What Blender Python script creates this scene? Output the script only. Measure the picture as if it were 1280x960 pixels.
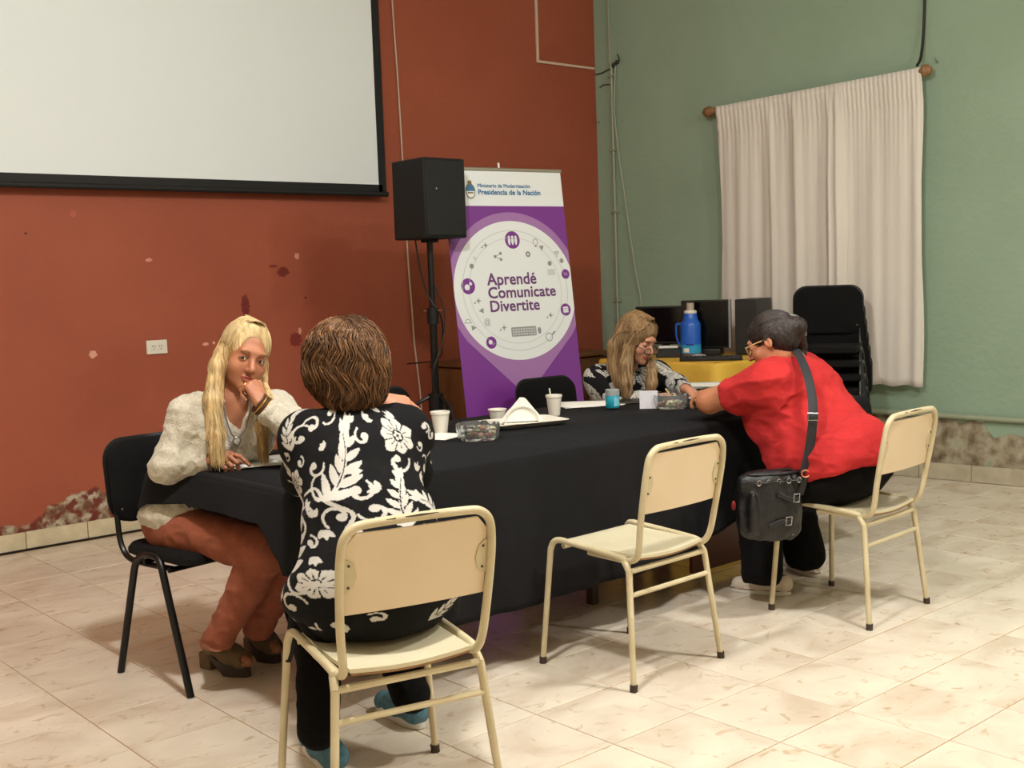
import bpy, bmesh, math, random
import numpy as np
from mathutils import Vector, Matrix

for _o in list(bpy.data.objects): bpy.data.objects.remove(_o)
scene = bpy.context.scene
COL = scene.collection
random.seed(7)

# ---------------------------------------------------------------- camera
CAM = Vector((-6.6993, -6.5615, 1.4000))
FOC = 1449.0
YAW, PIT, ROL = [math.radians(a) for a in (48.95, 5.16, 1.99)]
fw = Vector((math.cos(YAW)*math.cos(PIT), math.sin(YAW)*math.cos(PIT), -math.sin(PIT)))
rt = Vector((math.sin(YAW), -math.cos(YAW), 0)); dn = fw.cross(rt)
rt2 = rt*math.cos(ROL) + dn*math.sin(ROL); dn2 = dn*math.cos(ROL) - rt*math.sin(ROL)
cd = bpy.data.cameras.new('camera'); cam = bpy.data.objects.new('camera', cd); COL.objects.link(cam)
cd.sensor_fit = 'HORIZONTAL'; cd.sensor_width = 36.0; cd.lens = 36.0*FOC/1280.0
cd.clip_start = 0.05
cam.matrix_world = Matrix(((rt2.x, -dn2.x, -fw.x, CAM.x), (rt2.y, -dn2.y, -fw.y, CAM.y), (rt2.z, -dn2.z, -fw.z, CAM.z), (0, 0, 0, 1)))
scene.camera = cam

# ---------------------------------------------------------------- world, lamps, exposure
w = bpy.data.worlds.new('world'); scene.world = w; w.use_nodes = True
w.node_tree.nodes['Background'].inputs[0].default_value = (1.0, 0.98, 0.95, 1)
w.node_tree.nodes['Background'].inputs[1].default_value = 0.03
scene.view_settings.view_transform = 'Standard'; scene.view_settings.look = 'None'
scene.view_settings.gamma = 1.0; scene.view_settings.exposure = 0.0
scene.view_settings.use_curve_mapping = False
def ceiling_lamp_light(name, loc, sx, sy, power, color, rz=0):
    l = bpy.data.lights.new(name, 'AREA'); l.shape = 'RECTANGLE'; l.size = sx; l.size_y = sy
    l.energy = power; l.color = color
    o = bpy.data.objects.new(name, l); o.location = loc; o.rotation_euler = (0, 0, rz); COL.objects.link(o)
WARM = (1.0, 0.995, 0.975)
def bulb_light(loc, power, color, r=.12):
    l = bpy.data.lights.new('bulb_light', 'POINT'); l.energy = power; l.color = color; l.shadow_soft_size = r
    o = bpy.data.objects.new('bulb_light', l); o.location = loc; COL.objects.link(o)
ceiling_lamp_light('lamp_light', (-2.98, -5.20, 3.50), 0.30, 0.30, 80, WARM)
bulb_light((-5.30, -4.20, 3.40), 255, WARM)
bulb_light((-2.00, -7.60, 3.40), 120, WARM)  # added fill behind the camera, brightens the green wall and the women's backs

# ---------------------------------------------------------------- materials
def lin(c):
    return tuple((x/255/12.92 if x/255 <= .04045 else ((x/255+.055)/1.055)**2.4) for x in c)
MATS = {}
def mat(name, rgb, rough=.6, metal=0.0, c2=None, nscale=8, bump=0.0, bscale=60, spec=.5, stretch=(1, 1, 1), sheen=0.0, vcol=False, trans=0.0, emit=None):
    if name in MATS: return MATS[name]
    m = bpy.data.materials.new(name); m.use_nodes = True; nt = m.node_tree; N = nt.nodes; L = nt.links
    b = N['Principled BSDF']; b.inputs['Base Color'].default_value = (*lin(rgb), 1)
    b.inputs['Roughness'].default_value = rough; b.inputs['Metallic'].default_value = metal
    b.inputs['Specular IOR Level'].default_value = spec
    if trans: b.inputs['Transmission Weight'].default_value = trans
    if sheen: b.inputs['Sheen Weight'].default_value = sheen
    tc = N.new('ShaderNodeTexCoord'); mp = N.new('ShaderNodeMapping'); L.new(tc.outputs['Object'], mp.inputs[0])
    mp.inputs['Scale'].default_value = stretch
    src = None
    if vcol:
        a = N.new('ShaderNodeAttribute'); a.attribute_name = 'Col'; src = a.outputs['Color']
    if c2 is not None:
        n = N.new('ShaderNodeTexNoise'); n.inputs['Scale'].default_value = nscale; n.inputs['Detail'].default_value = 6
        L.new(mp.outputs[0], n.inputs['Vector'])
        r = N.new('ShaderNodeValToRGB'); r.color_ramp.elements[0].position = .35; r.color_ramp.elements[1].position = .68
        r.color_ramp.elements[0].color = (*lin(rgb), 1); r.color_ramp.elements[1].color = (*lin(c2), 1)
        L.new(n.outputs['Fac'], r.inputs[0])
        if src is None: src = r.outputs[0]
        else:
            mx = N.new('ShaderNodeMix'); mx.data_type = 'RGBA'; mx.blend_type = 'MULTIPLY'; mx.inputs[0].default_value = 1
            L.new(src, mx.inputs[6]); L.new(r.outputs[0], mx.inputs[7]); src = mx.outputs[2]
    if src is not None: L.new(src, b.inputs['Base Color'])
    if bump:
        n2 = N.new('ShaderNodeTexNoise'); n2.inputs['Scale'].default_value = bscale; n2.inputs['Detail'].default_value = 4
        L.new(mp.outputs[0], n2.inputs['Vector'])
        bp = N.new('ShaderNodeBump'); bp.inputs['Strength'].default_value = bump; bp.inputs['Distance'].default_value = .01
        L.new(n2.outputs['Fac'], bp.inputs['Height']); L.new(bp.outputs[0], b.inputs['Normal'])
    MATS[name] = m; return m

# ---------------------------------------------------------------- geometry helpers
class G:
    def __init__(s): s.v = []; s.f = []
    def add(s, v, f):
        n = len(s.v); s.v += [tuple(p) for p in v]; s.f += [tuple(i+n for i in q) for q in f]; return s
    def box(s, c, d, rot=None):
        x, y, z = d[0]/2, d[1]/2, d[2]/2
        v = [Vector((i, j, k)) for k in (-z, z) for j in (-y, y) for i in (-x, x)]
        if rot is not None: v = [rot @ p for p in v]
        c = Vector(c); v = [p+c for p in v]
        return s.add(v, [(0, 2, 3, 1), (4, 5, 7, 6), (0, 1, 5, 4), (2, 6, 7, 3), (0, 4, 6, 2), (1, 3, 7, 5)])
    def tube(s, path, r, n=10, closed=False, cap=True, flat=None):
        P = [Vector(p) for p in path]; m = len(P)
        R = r if isinstance(r, (list, tuple)) else [r]*m
        T = []
        for i in range(m):
            a = P[i-1] if (i > 0 or closed) else P[0]; b = P[(i+1) % m] if (i < m-1 or closed) else P[-1]
            T.append((b-a).normalized() if (b-a).length > 1e-9 else Vector((0, 0, 1)))
        u = T[0].orthogonal().normalized()
        if flat is not None:
            u = Vector(flat[0]); 
        vs = []
        for i in range(m):
            u = (u - T[i]*u.dot(T[i])); u = u.normalized() if u.length > 1e-6 else T[i].orthogonal().normalized()
            w_ = T[i].cross(u)
            for k in range(n):
                a = 2*math.pi*k/n
                fx = 1.0 if flat is None else flat[1]
                vs.append(P[i] + u*math.cos(a)*R[i] + w_*math.sin(a)*R[i]*fx)
        fs = []
        for i in range(m if closed else m-1):
            j = (i+1) % m
            for k in range(n):
                k2 = (k+1) % n; fs.append((i*n+k, i*n+k2, j*n+k2, j*n+k))
        if cap and not closed:
            fs.append(tuple(range(n-1, -1, -1))); fs.append(tuple((m-1)*n+k for k in range(n)))
        return s.add(vs, fs)
    def lathe(s, prof, c=(0, 0, 0), n=24, axis=None):
        c = Vector(c); vs = []; fs = []
        q = Vector((0, 0, 1)).rotation_difference(Vector(axis)).to_matrix() if axis is not None else None
        for r, z in prof:
            for k in range(n):
                a = 2*math.pi*k/n; p = Vector((r*math.cos(a), r*math.sin(a), z))
                if q is not None: p = q @ p
                vs.append(p+c)
        for i in range(len(prof)-1):
            for k in range(n):
                k2 = (k+1) % n; fs.append((i*n+k, i*n+k2, (i+1)*n+k2, (i+1)*n+k))
        if prof[0][0] > 1e-5: fs.append(tuple(range(n-1, -1, -1)))
        if prof[-1][0] > 1e-5: fs.append(tuple((len(prof)-1)*n+k for k in range(n)))
        return s.add(vs, fs)
    def cyl(s, a, b, r, n=12): return s.tube([a, b], r, n)
    def ell(s, c, r, n=12, m=8, rot=None):
        vs = []; fs = []; c = Vector(c)
        for i in range(m+1):
            t = math.pi*i/m
            for k in range(n):
                a = 2*math.pi*k/n; p = Vector((r[0]*math.sin(t)*math.cos(a), r[1]*math.sin(t)*math.sin(a), r[2]*math.cos(t)))
                if rot is not None: p = rot @ p
                vs.append(p+c)
        for i in range(m):
            for k in range(n):
                k2 = (k+1) % n; fs.append((i*n+k, (i+1)*n+k, (i+1)*n+k2, i*n+k2))
        return s.add(vs, fs)
    def prism(s, pts, y0, y1, frame=None):
        # pts: 2D outline (u,v); extruded from y0 to y1; frame(u, v, w) -> point
        fr = frame or (lambda u, v, w_: Vector((u, w_, v)))
        n = len(pts); vs = [fr(u, v, y0) for u, v in pts]+[fr(u, v, y1) for u, v in pts]
        fs = [tuple(range(n)), tuple(range(2*n-1, n-1, -1))]
        for k in range(n): k2 = (k+1) % n; fs.append((k2, k, k+n, k2+n))
        return s.add(vs, fs)
def rrect(u0, u1, v0, v1, r, n=5):
    out = []
    for cx, cy, a0 in ((u1-r, v1-r, 0), (u0+r, v1-r, 90), (u0+r, v0+r, 180), (u1-r, v0+r, 270)):
        for k in range(n+1):
            a = math.radians(a0+90*k/n); out.append((cx+r*math.cos(a), cy+r*math.sin(a)))
    return out
def curve(pts, n=8):
    P = [Vector(p) for p in pts]; P = [P[0]*2-P[1]]+P+[P[-1]*2-P[-2]]; out = []
    for i in range(1, len(P)-2):
        a, b, c, d = P[i-1:i+3]
        for k in range(n):
            t = k/n; out.append(.5*((2*b)+(c-a)*t+(2*a-5*b+4*c-d)*t*t+(3*b-a-3*c+d)*t**3))
    out.append(P[-2]); return out

def link(o, parent=None, loc=None):
    COL.objects.link(o)
    if parent is not None: o.parent = parent
    if loc is not None: o.location = loc
    return o
def thing(name, label, cat, loc=(0, 0, 0), rz=0.0, group=None):
    o = bpy.data.objects.new(name, None); o.empty_display_size = .05; link(o); o.location = loc; o.rotation_euler = (0, 0, rz)
    o['label'] = label; o['category'] = cat
    if group: o['group'] = group
    return o
def tag(o, label, cat, group=None):
    o['label'] = label; o['category'] = cat
    if group: o['group'] = group
    return o
def mesh_arrays(name, V, F):
    me = bpy.data.meshes.new(name); V = np.asarray(V, np.float32); F = np.asarray(F, np.int32)
    me.vertices.add(len(V)); me.vertices.foreach_set('co', V.ravel())
    me.loops.add(F.size); me.loops.foreach_set('vertex_index', F.ravel())
    me.polygons.add(len(F)); me.polygons.foreach_set('loop_start', np.arange(0, F.size, F.shape[1], dtype=np.int32))
    me.update(calc_edges=True); me.validate(); me.shade_smooth()
    return me
def part(name, g, m, parent=None, off=None, bevel=0.0, seg=2, smooth=True, ang=40, label=None, solid=0.0, loc=None):
    me = bpy.data.meshes.new(name); v = g.v
    if off is not None: v = [(a[0]-off[0], a[1]-off[1], a[2]-off[2]) for a in v]
    me.from_pydata(v, [], g.f); me.update()
    bm = bmesh.new(); bm.from_mesh(me); bmesh.ops.remove_doubles(bm, verts=bm.verts, dist=1e-6)
    bmesh.ops.recalc_face_normals(bm, faces=bm.faces); bm.to_mesh(me); bm.free()
    if smooth: me.shade_smooth(); me.set_sharp_from_angle(angle=math.radians(ang))
    me.materials.append(m); o = bpy.data.objects.new(name, me); link(o, parent, loc)
    if solid: md = o.modifiers.new('solid', 'SOLIDIFY'); md.thickness = solid; md.offset = 0
    if bevel: md = o.modifiers.new('bevel', 'BEVEL'); md.width = bevel; md.segments = seg; md.limit_method = 'ANGLE'; md.angle_limit = math.radians(35)
    if label: o['label'] = label
    return o
def struct(name, g, m, parent=None, **k):
    o = part(name, g, m, parent, **k)
    if parent is None: o['kind'] = 'structure'
    return o
def dup(o, parent=None, loc=None, rz=None, label=None):
    c = o.copy(); COL.objects.link(c); c.parent = parent
    if loc is not None: c.location = loc
    if rz is not None: c.rotation_euler = (0, 0, rz)
    if label: c['label'] = label
    for ch in list(o.children): dup(ch, c)
    return c
def text_geo(s, width, cap):
    cu = bpy.data.curves.new('txt', 'FONT'); cu.body = s; cu.size = 1; cu.resolution_u = 3
    ob = bpy.data.objects.new('txt', cu); COL.objects.link(ob)
    dg = bpy.context.evaluated_depsgraph_get(); me = bpy.data.meshes.new_from_object(ob.evaluated_get(dg))
    bpy.data.objects.remove(ob)
    v = np.array([p.co[:2] for p in me.vertices]); f = [tuple(p.vertices) for p in me.polygons]
    x0, x1 = v[:, 0].min(), v[:, 0].max()
    v[:, 0] = (v[:, 0]-x0)/(x1-x0)*width; v[:, 1] = v[:, 1]/0.70*cap
    bpy.data.meshes.remove(me)
    return v, f

# ---------------------------------------------------------------- numpy noise
def _h(i, j, k, s):
    n = (i*374761393 + j*668265263 + k*2147483647 + s*144269504).astype(np.int64)
    n = (n ^ (n >> 13))*1274126177; n = n ^ (n >> 16)
    return (n & 0xffff)/32767.5-1.0
def noise3(p, s=0):
    p = np.asarray(p, float); i = np.floor(p).astype(np.int64); f = p-i; f = f*f*(3-2*f); out = 0
    for a in (0, 1):
        for b in (0, 1):
            for c in (0, 1):
                wt = (f[:, 0] if a else 1-f[:, 0])*(f[:, 1] if b else 1-f[:, 1])*(f[:, 2] if c else 1-f[:, 2])
                out = out+wt*_h(i[:, 0]+a, i[:, 1]+b, i[:, 2]+c, s)
    return out
def fbm(p, s=0, o=3):
    r = 0; a = 1.0
    for k in range(o): r = r+a*noise3(np.asarray(p)*2**k, s+k); a *= .5
    return r

# ---------------------------------------------------------------- implicit bodies (figures, garments, bags)
def A3(*v): return np.array(v, float)
def frame(fwd, up):
    f = np.array(fwd, float); f /= np.linalg.norm(f); u = np.array(up, float); u -= f*(u@f); u /= np.linalg.norm(u)
    return np.stack([np.cross(f, u), f, u], 1)        # columns: right, forward, up
class Field:
    def __init__(s): s.p = []
    def cone(s, a, b, ra, rb=None, k=.02, sub=False):
        s.p.append(('c', A3(*a), A3(*b), ra, ra if rb is None else rb, k, sub)); return s
    def ell(s, c, r, M=None, k=.02, sub=False):
        s.p.append(('e', A3(*c), np.array(r, float), np.eye(3) if M is None else np.array(M), 0, k, sub)); return s
    def plane(s, pt, n, sub=True):      # removes the side the normal points to
        s.p.append(('p', A3(*pt), A3(*n)/np.linalg.norm(n), 0, 0, 0, True)); return s
    def grow(s, d):
        out = Field()
        for q in s.p:
            q = list(q)
            if q[0] == 'c': q[3] += d; q[4] += d
            if q[0] == 'e': q[2] = q[2]+d
            out.p.append(tuple(q))
        return out
    def bounds(s):
        lo = np.full(3, 1e9); hi = -lo
        for q in s.p:
            if q[6]: continue
            if q[0] == 'c':
                for c, r in ((q[1], q[3]), (q[2], q[4])): lo = np.minimum(lo, c-r); hi = np.maximum(hi, c+r)
            elif q[0] == 'e': r = q[2].max(); lo = np.minimum(lo, q[1]-r); hi = np.maximum(hi, q[1]+r)
        return lo, hi
    def mesh(s, h):
        lo, hi = s.bounds(); lo = lo-3*h; hi = hi+3*h; n = np.ceil((hi-lo)/h).astype(int)+1
        D = np.full(n, .5, np.float32); ax = [lo[i]+h*np.arange(n[i]) for i in range(3)]
        for q in s.p:
            kk = q[5]; mg = kk+2.5*h
            if q[0] == 'p': a = np.zeros(3, int); b = n
            else:
                if q[0] == 'c':
                    l = np.minimum(q[1]-q[3], q[2]-q[4])-mg; u = np.maximum(q[1]+q[3], q[2]+q[4])+mg
                else:
                    e = np.abs(q[3])@q[2]; l = q[1]-e-mg; u = q[1]+e+mg
                a = np.clip(np.floor((l-lo)/h).astype(int), 0, n); b = np.clip(np.ceil((u-lo)/h).astype(int)+1, 0, n)
            if (b <= a).any(): continue
            X = ax[0][a[0]:b[0], None, None]; Y = ax[1][None, a[1]:b[1], None]; Z = ax[2][None, None, a[2]:b[2]]
            if q[0] == 'p':
                n_ = q[2]; d = -((X-q[1][0])*n_[0]+(Y-q[1][1])*n_[1]+(Z-q[1][2])*n_[2])
            elif q[0] == 'c':
                A, B = q[1], q[2]; AB = B-A; L2 = max(AB@AB, 1e-12)
                t = np.clip(((X-A[0])*AB[0]+(Y-A[1])*AB[1]+(Z-A[2])*AB[2])/L2, 0, 1)
                d = np.sqrt((X-A[0]-t*AB[0])**2+(Y-A[1]-t*AB[1])**2+(Z-A[2]-t*AB[2])**2)-(q[3]+t*(q[4]-q[3]))
            else:
                M = q[3]; x, y, z = X-q[1][0], Y-q[1][1], Z-q[1][2]; k0 = 0; k1 = 0
                for i in range(3):
                    c_ = x*M[0, i]+y*M[1, i]+z*M[2, i]; k0 = k0+(c_/q[2][i])**2; k1 = k1+(c_/q[2][i]**2)**2
                k0 = np.sqrt(k0); k1 = np.sqrt(k1)+1e-9; d = k0*(k0-1)/k1
                d = np.maximum(d, -q[2].min())
            sl = D[a[0]:b[0], a[1]:b[1], a[2]:b[2]]
            if q[6]:
                d = -d
                if kk > 0: hh = np.maximum(kk-np.abs(sl-d), 0)/kk; sl[...] = np.maximum(sl, d)+hh*hh*kk*.25
                else: sl[...] = np.maximum(sl, d)
            else:
                if kk > 0: hh = np.maximum(kk-np.abs(sl-d), 0)/kk; sl[...] = np.minimum(sl, d)-hh*hh*kk*.25
                else: sl[...] = np.minimum(sl, d)
        return surface_nets(D, lo, h)
def surface_nets(D, lo, h):
    S = D < 0; c = np.zeros(np.array(D.shape)-1, np.int8)
    nx, ny, nz = c.shape
    for i in (0, 1):
        for j in (0, 1):
            for k in (0, 1): c += S[i:i+nx, j:j+ny, k:k+nz]
    idx = np.argwhere((c > 0) & (c < 8)); vid = np.full(c.shape, -1, np.int32); vid[tuple(idx.T)] = np.arange(len(idx))
    acc = np.zeros((len(idx), 3)); cnt = np.zeros(len(idx))
    corners = [(i, j, k) for i in (0, 1) for j in (0, 1) for k in (0, 1)]
    val = {q: D[idx[:, 0]+q[0], idx[:, 1]+q[1], idx[:, 2]+q[2]].astype(float) for q in corners}
    for q in corners:
        for a in range(3):
            if q[a] == 0:
                r = list(q); r[a] = 1; r = tuple(r); v0, v1 = val[q], val[r]; m = (v0 < 0) != (v1 < 0)
                t = np.where(m, v0/(v0-v1+1e-20*(v0 == v1)), 0); p = np.zeros((len(idx), 3)); p[:] = q; p[:, a] += t
                acc += p*m[:, None]; cnt += m
    V = lo+(idx+acc/np.maximum(cnt, 1)[:, None])*h
    F = []
    for a in range(3):
        sl0 = [slice(None)]*3; sl1 = [slice(None)]*3; sl0[a] = slice(0, -1); sl1[a] = slice(1, None)
        e = np.argwhere(S[tuple(sl0)] != S[tuple(sl1)]); b, c_ = (a+1) % 3, (a+2) % 3
        ok = (e[:, b] > 0) & (e[:, c_] > 0) & (e[:, b] < D.shape[b]-1) & (e[:, c_] < D.shape[c_]-1); e = e[ok]
        if not len(e): continue
        ins = S[tuple(e.T)]
        def g(db, dc): q = e.copy(); q[:, b] += db; q[:, c_] += dc; return vid[tuple(q.T)]
        f = np.stack([g(-1, -1), g(0, -1), g(0, 0), g(-1, 0)], 1); f[~ins] = f[~ins][:, ::-1]; F.append(f)
    F = np.concatenate(F); F = F[(F >= 0).all(1)]
    return V, F
def vnormals(V, F):
    n = np.cross(V[F[:, 2]]-V[F[:, 0]], V[F[:, 3]]-V[F[:, 1]]); N = np.zeros_like(V)
    for k in range(4): np.add.at(N, F[:, k], n)
    return N/(np.linalg.norm(N, axis=1)[:, None]+1e-12)
def smooth_v(V, F, it=1):
    for _ in range(it):
        A = np.zeros_like(V); c = np.zeros(len(V))
        for k in range(4):
            np.add.at(A, F[:, k], V[F[:, (k+1) % 4]]+V[F[:, k-1]]); np.add.at(c, F[:, k], 2)
        V = V*.4+.6*A/np.maximum(c, 1)[:, None]
    return V
def join(*VF):
    Vs, Fs, n = [], [], 0
    for V, F in VF: Vs.append(V); Fs.append(F+n); n += len(V)
    return np.concatenate(Vs), np.concatenate(Fs)
def soft(name, V, F, m, parent, off, col=None, label=None):
    me = mesh_arrays(name, V-np.array(off), F); me.materials.append(m)
    if col is not None:
        at = me.color_attributes.new('Col', 'FLOAT_COLOR', 'POINT')
        c = np.ones((len(me.vertices), 4), np.float32); c[:, :3] = col; at.data.foreach_set('color', c.ravel())
    o = bpy.data.objects.new(name, me); link(o, parent)
    if label: o['label'] = label
    return o
def wrinkle(V, F, amp, sc, s=0, aniso=(1, 1, 1), M=None):
    N = vnormals(V, F); P = V if M is None else V@M
    r = 1-np.abs(fbm(P*np.array(aniso)*sc, s, 2)); return V+N*(amp*(r-.42))[:, None]

# ================================================================ SETTING
def nodes_wall(name, base, dark, axis_len, swap):
    """painted plaster wall; peeled bare cement below a height profile along the wall"""
    m = bpy.data.materials.new(name); m.use_nodes = True; nt = m.node_tree; N = nt.nodes; L = nt.links
    b = N['Principled BSDF']; b.inputs['Roughness'].default_value = .62; b.inputs['Specular IOR Level'].default_value = .3
    ge = N.new('ShaderNodeTexCoord'); sp = N.new('ShaderNodeSeparateXYZ'); L.new(ge.outputs['Object'], sp.inputs[0])
    def math_(op, a, c, cl=False):
        n = N.new('ShaderNodeMath'); n.operation = op; n.use_clamp = cl
        for i, x in enumerate((a, c)):
            if isinstance(x, (int, float)): n.inputs[i].default_value = x
            else: L.new(x, n.inputs[i])
        return n.outputs[0]
    def noise(s, d=5, off=0):
        n = N.new('ShaderNodeTexNoise'); n.inputs['Scale'].default_value = s; n.inputs['Detail'].default_value = d
        mp = N.new('ShaderNodeMapping'); mp.inputs['Location'].default_value = (off, off, off); L.new(ge.outputs['Object'], mp.inputs[0]); L.new(mp.outputs[0], n.inputs['Vector'])
        return n.outputs['Fac']
    def mix(f, a, c):
        n = N.new('ShaderNodeMix'); n.data_type = 'RGBA'; L.new(f, n.inputs[0])
        for i, x in ((6, a), (7, c)):
            if isinstance(x, tuple): n.inputs[i].default_value = (*lin(x), 1)
            else: L.new(x, n.inputs[i])
        return n.outputs[2]
    def ramp(f, stops):
        r = N.new('ShaderNodeValToRGB'); L.new(f, r.inputs[0]); e = r.color_ramp.elements
        while len(e) < len(stops): e.new(.5)
        for q, (p, v) in zip(e, stops):
            q.position = p; q.color = (*lin(v), 1) if isinstance(v, tuple) else (v, v, v, 1)
        return r.outputs[0]
    ax = sp.outputs[0]; z = sp.outputs[2]
    col = mix(ramp(noise(1.3), [(.35, 0.0), (.7, 1.0)]), base, dark)
    col = mix(math_('MULTIPLY', ramp(noise(9, 8, 3), [(.55, 0.0), (.8, 1.0)]), .35), col, dark)
    def peel(profile, amp, sc, off):
        x = math_('DIVIDE', ax, axis_len)
        h = ramp(x, profile); n = noise(sc, 6, off)
        h = math_('ADD', h, math_('MULTIPLY', math_('SUBTRACT', n, .5), amp))
        return math_('MULTIPLY', math_('SUBTRACT', h, z), 60, True)
    return m, N, L, b, col, noise, mix, ramp, math_, peel, ax, z

# red wall: object coordinates run x = 0 (left end) .. 9 (corner)
RX0 = -9.0
m, N, L, b, col, noise, mix, ramp, math_, peel, ax, z = nodes_wall('red_wall_paint', (160, 84, 60), (150, 77, 55), 9.0, False)
def rp(x): return (x-RX0)/9.0
pr = [(0, .10), (rp(-4.73), .165), (rp(-4.60), .15), (rp(-4.50), .17), (rp(-4.46), .235), (rp(-4.37), .262), (rp(-4.25), .275), (rp(-4.18), .30), (rp(-4.11), .24), (rp(-4.0), .18), (1, .13)]
mk = peel(pr, .10, 9, 5)
gritty = ramp(noise(14, 9, 1), [(.38, (110, 72, 52)), (.50, (148, 132, 108)), (.62, (186, 176, 152))])
maroon = mix(ramp(noise(17, 6, 2), [(.48, 0.0), (.56, 1.0)]), gritty, (112, 48, 38))
col = mix(mk, col, maroon)
pr2 = [(p, v-.03) for p, v in pr]
def spot(col, x, zz, rx, rz, c, rough=.5):
    dx = math_('DIVIDE', math_('SUBTRACT', ax, x-RX0), rx); dz = math_('DIVIDE', math_('SUBTRACT', z, zz), rz)
    d = math_('ADD', math_('MULTIPLY', dx, dx), math_('MULTIPLY', dz, dz))
    d = math_('ADD', d, math_('MULTIPLY', math_('SUBTRACT', noise(60, 3, x), .5), 2.2))
    f = math_('MULTIPLY', math_('SUBTRACT', 1.0, d), 3.0, True)
    return mix(f, col, c)
for s in ((-2.891, 1.497, .045, .035, (112, 42, 34)), (-2.96, 1.535, .03, .010, (128, 50, 40)), (-3.17, 1.289, .030, .075, (112, 40, 34)),
          (-2.823, 1.057, .05, .045, (120, 44, 36)), (-2.785, 1.597, .020, .022, (205, 140, 118)), (-3.783, 1.587, .022, .012, (205, 140, 118)),
          (-4.153, 1.055, .026, .022, (214, 160, 138)), (-3.454, 1.071, .022, .012, (214, 160, 138)), (-4.478, 1.741, .008, .006, (40, 20, 18)),
          (-2.736, 1.328, .007, .007, (50, 22, 20)), (-2.79, 1.115, .014, .025, (210, 150, 130)), (-3.40, 1.075, .010, .010, (220, 170, 150)), (-4.212, 1.85, .018, .02, (176, 92, 70))):
    col = spot(col, *s)
L.new(col, b.inputs['Base Color'])
bp = N.new('ShaderNodeBump'); bp.inputs['Strength'].default_value = .25; bp.inputs['Distance'].default_value = .01
L.new(math_('SUBTRACT', noise(30, 6, 7), math_('MULTIPLY', mk, .6)), bp.inputs['Height']); L.new(bp.outputs[0], b.inputs['Normal'])
RED = m
g = G().box((4.5, .1, 1.9), (9.0, .2, 4.2)); wall_red = struct('wall_back', g, RED); wall_red.location = (RX0, 0, 0)
wall_red['label'] = 'red painted plaster wall with peeling paint near the floor'

# green wall, rotated a little; local x runs from the corner into the room's right side
GD = Vector((.1192, -.9929, 0)); GN = Vector((-.9929, -.1192, 0))
def gw(s, n, z): p = GD*s+GN*n; return (p.x, p.y, z)
grz = math.atan2(GD.y, GD.x)
m, N, L, b, col, noise, mix, ramp, math_, peel, ax, z = nodes_wall('green_wall_paint', (150, 172, 150), (141, 163, 140), 9.0, False)
mk = peel([(0, .40), (2.2/9, .42), (2.75/9, .41), (2.9/9, .40), (3.02/9, .40), (3.08/9, .30), (3.2/9, .33), (3.4/9, .30), (1, .3)], .10, 7, 2)
cem = ramp(noise(11, 10, 4), [(.32, (92, 78, 62)), (.46, (140, 128, 104)), (.6, (172, 164, 142)), (.7, (150, 158, 132))])
col = mix(mk, col, cem); L.new(col, b.inputs['Base Color'])
bp = N.new('ShaderNodeBump'); bp.inputs['Strength'].default_value = .3; bp.inputs['Distance'].default_value = .012
L.new(math_('SUBTRACT', noise(24, 6, 7), math_('MULTIPLY', mk, .7)), bp.inputs['Height']); L.new(bp.outputs[0], b.inputs['Normal'])
g = G().box((4.5, .1, 1.9), (9.4, .2, 4.2)); wall_green = struct('wall_right', g, m); wall_green.rotation_euler = (0, 0, grz)
wall_green['label'] = 'pale green plaster wall with bare cement showing near the floor'
# rest of the room shell
pl = mat('plaster_cream', (214, 200, 172), .8, bump=.1)
g = G().box((-9.1, -4.6, 1.9), (.2, 9.6, 4.2)); struct('wall_left', g, pl)
g = G().box((-4.0, -9.3, 1.9), (10.4, .2, 4.2)); struct('wall_front', g, pl)
g = G().box((-4.0, -4.5, 4.05), (10.6, 9.8, .1)); struct('ceiling', g, mat('ceiling_white', (226, 218, 200), .9, bump=.05))
# ceiling lamps (give the light); the last one is an added, unseen fill lamp
def lamp(x, y, lab):
    t = thing('ceiling_lamp', lab, 'lamp', (x, y, 3.55), 0, 'ceiling lamps')
    part('housing', G().box((0, 0, .04), (.42, .42, .06)), mat('lamp_white', (230, 230, 226), .5), t, bevel=.008)
    part('rod', G().cyl((0, 0, .07), (0, 0, .46), .012), mat('lamp_white', (230, 230, 226), .5), t)
for x, y in ((-2.98, -5.20), (-5.30, -4.20), (-2.00, -7.60)): lamp(x, y, 'square white lamp hanging from the ceiling')

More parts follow.
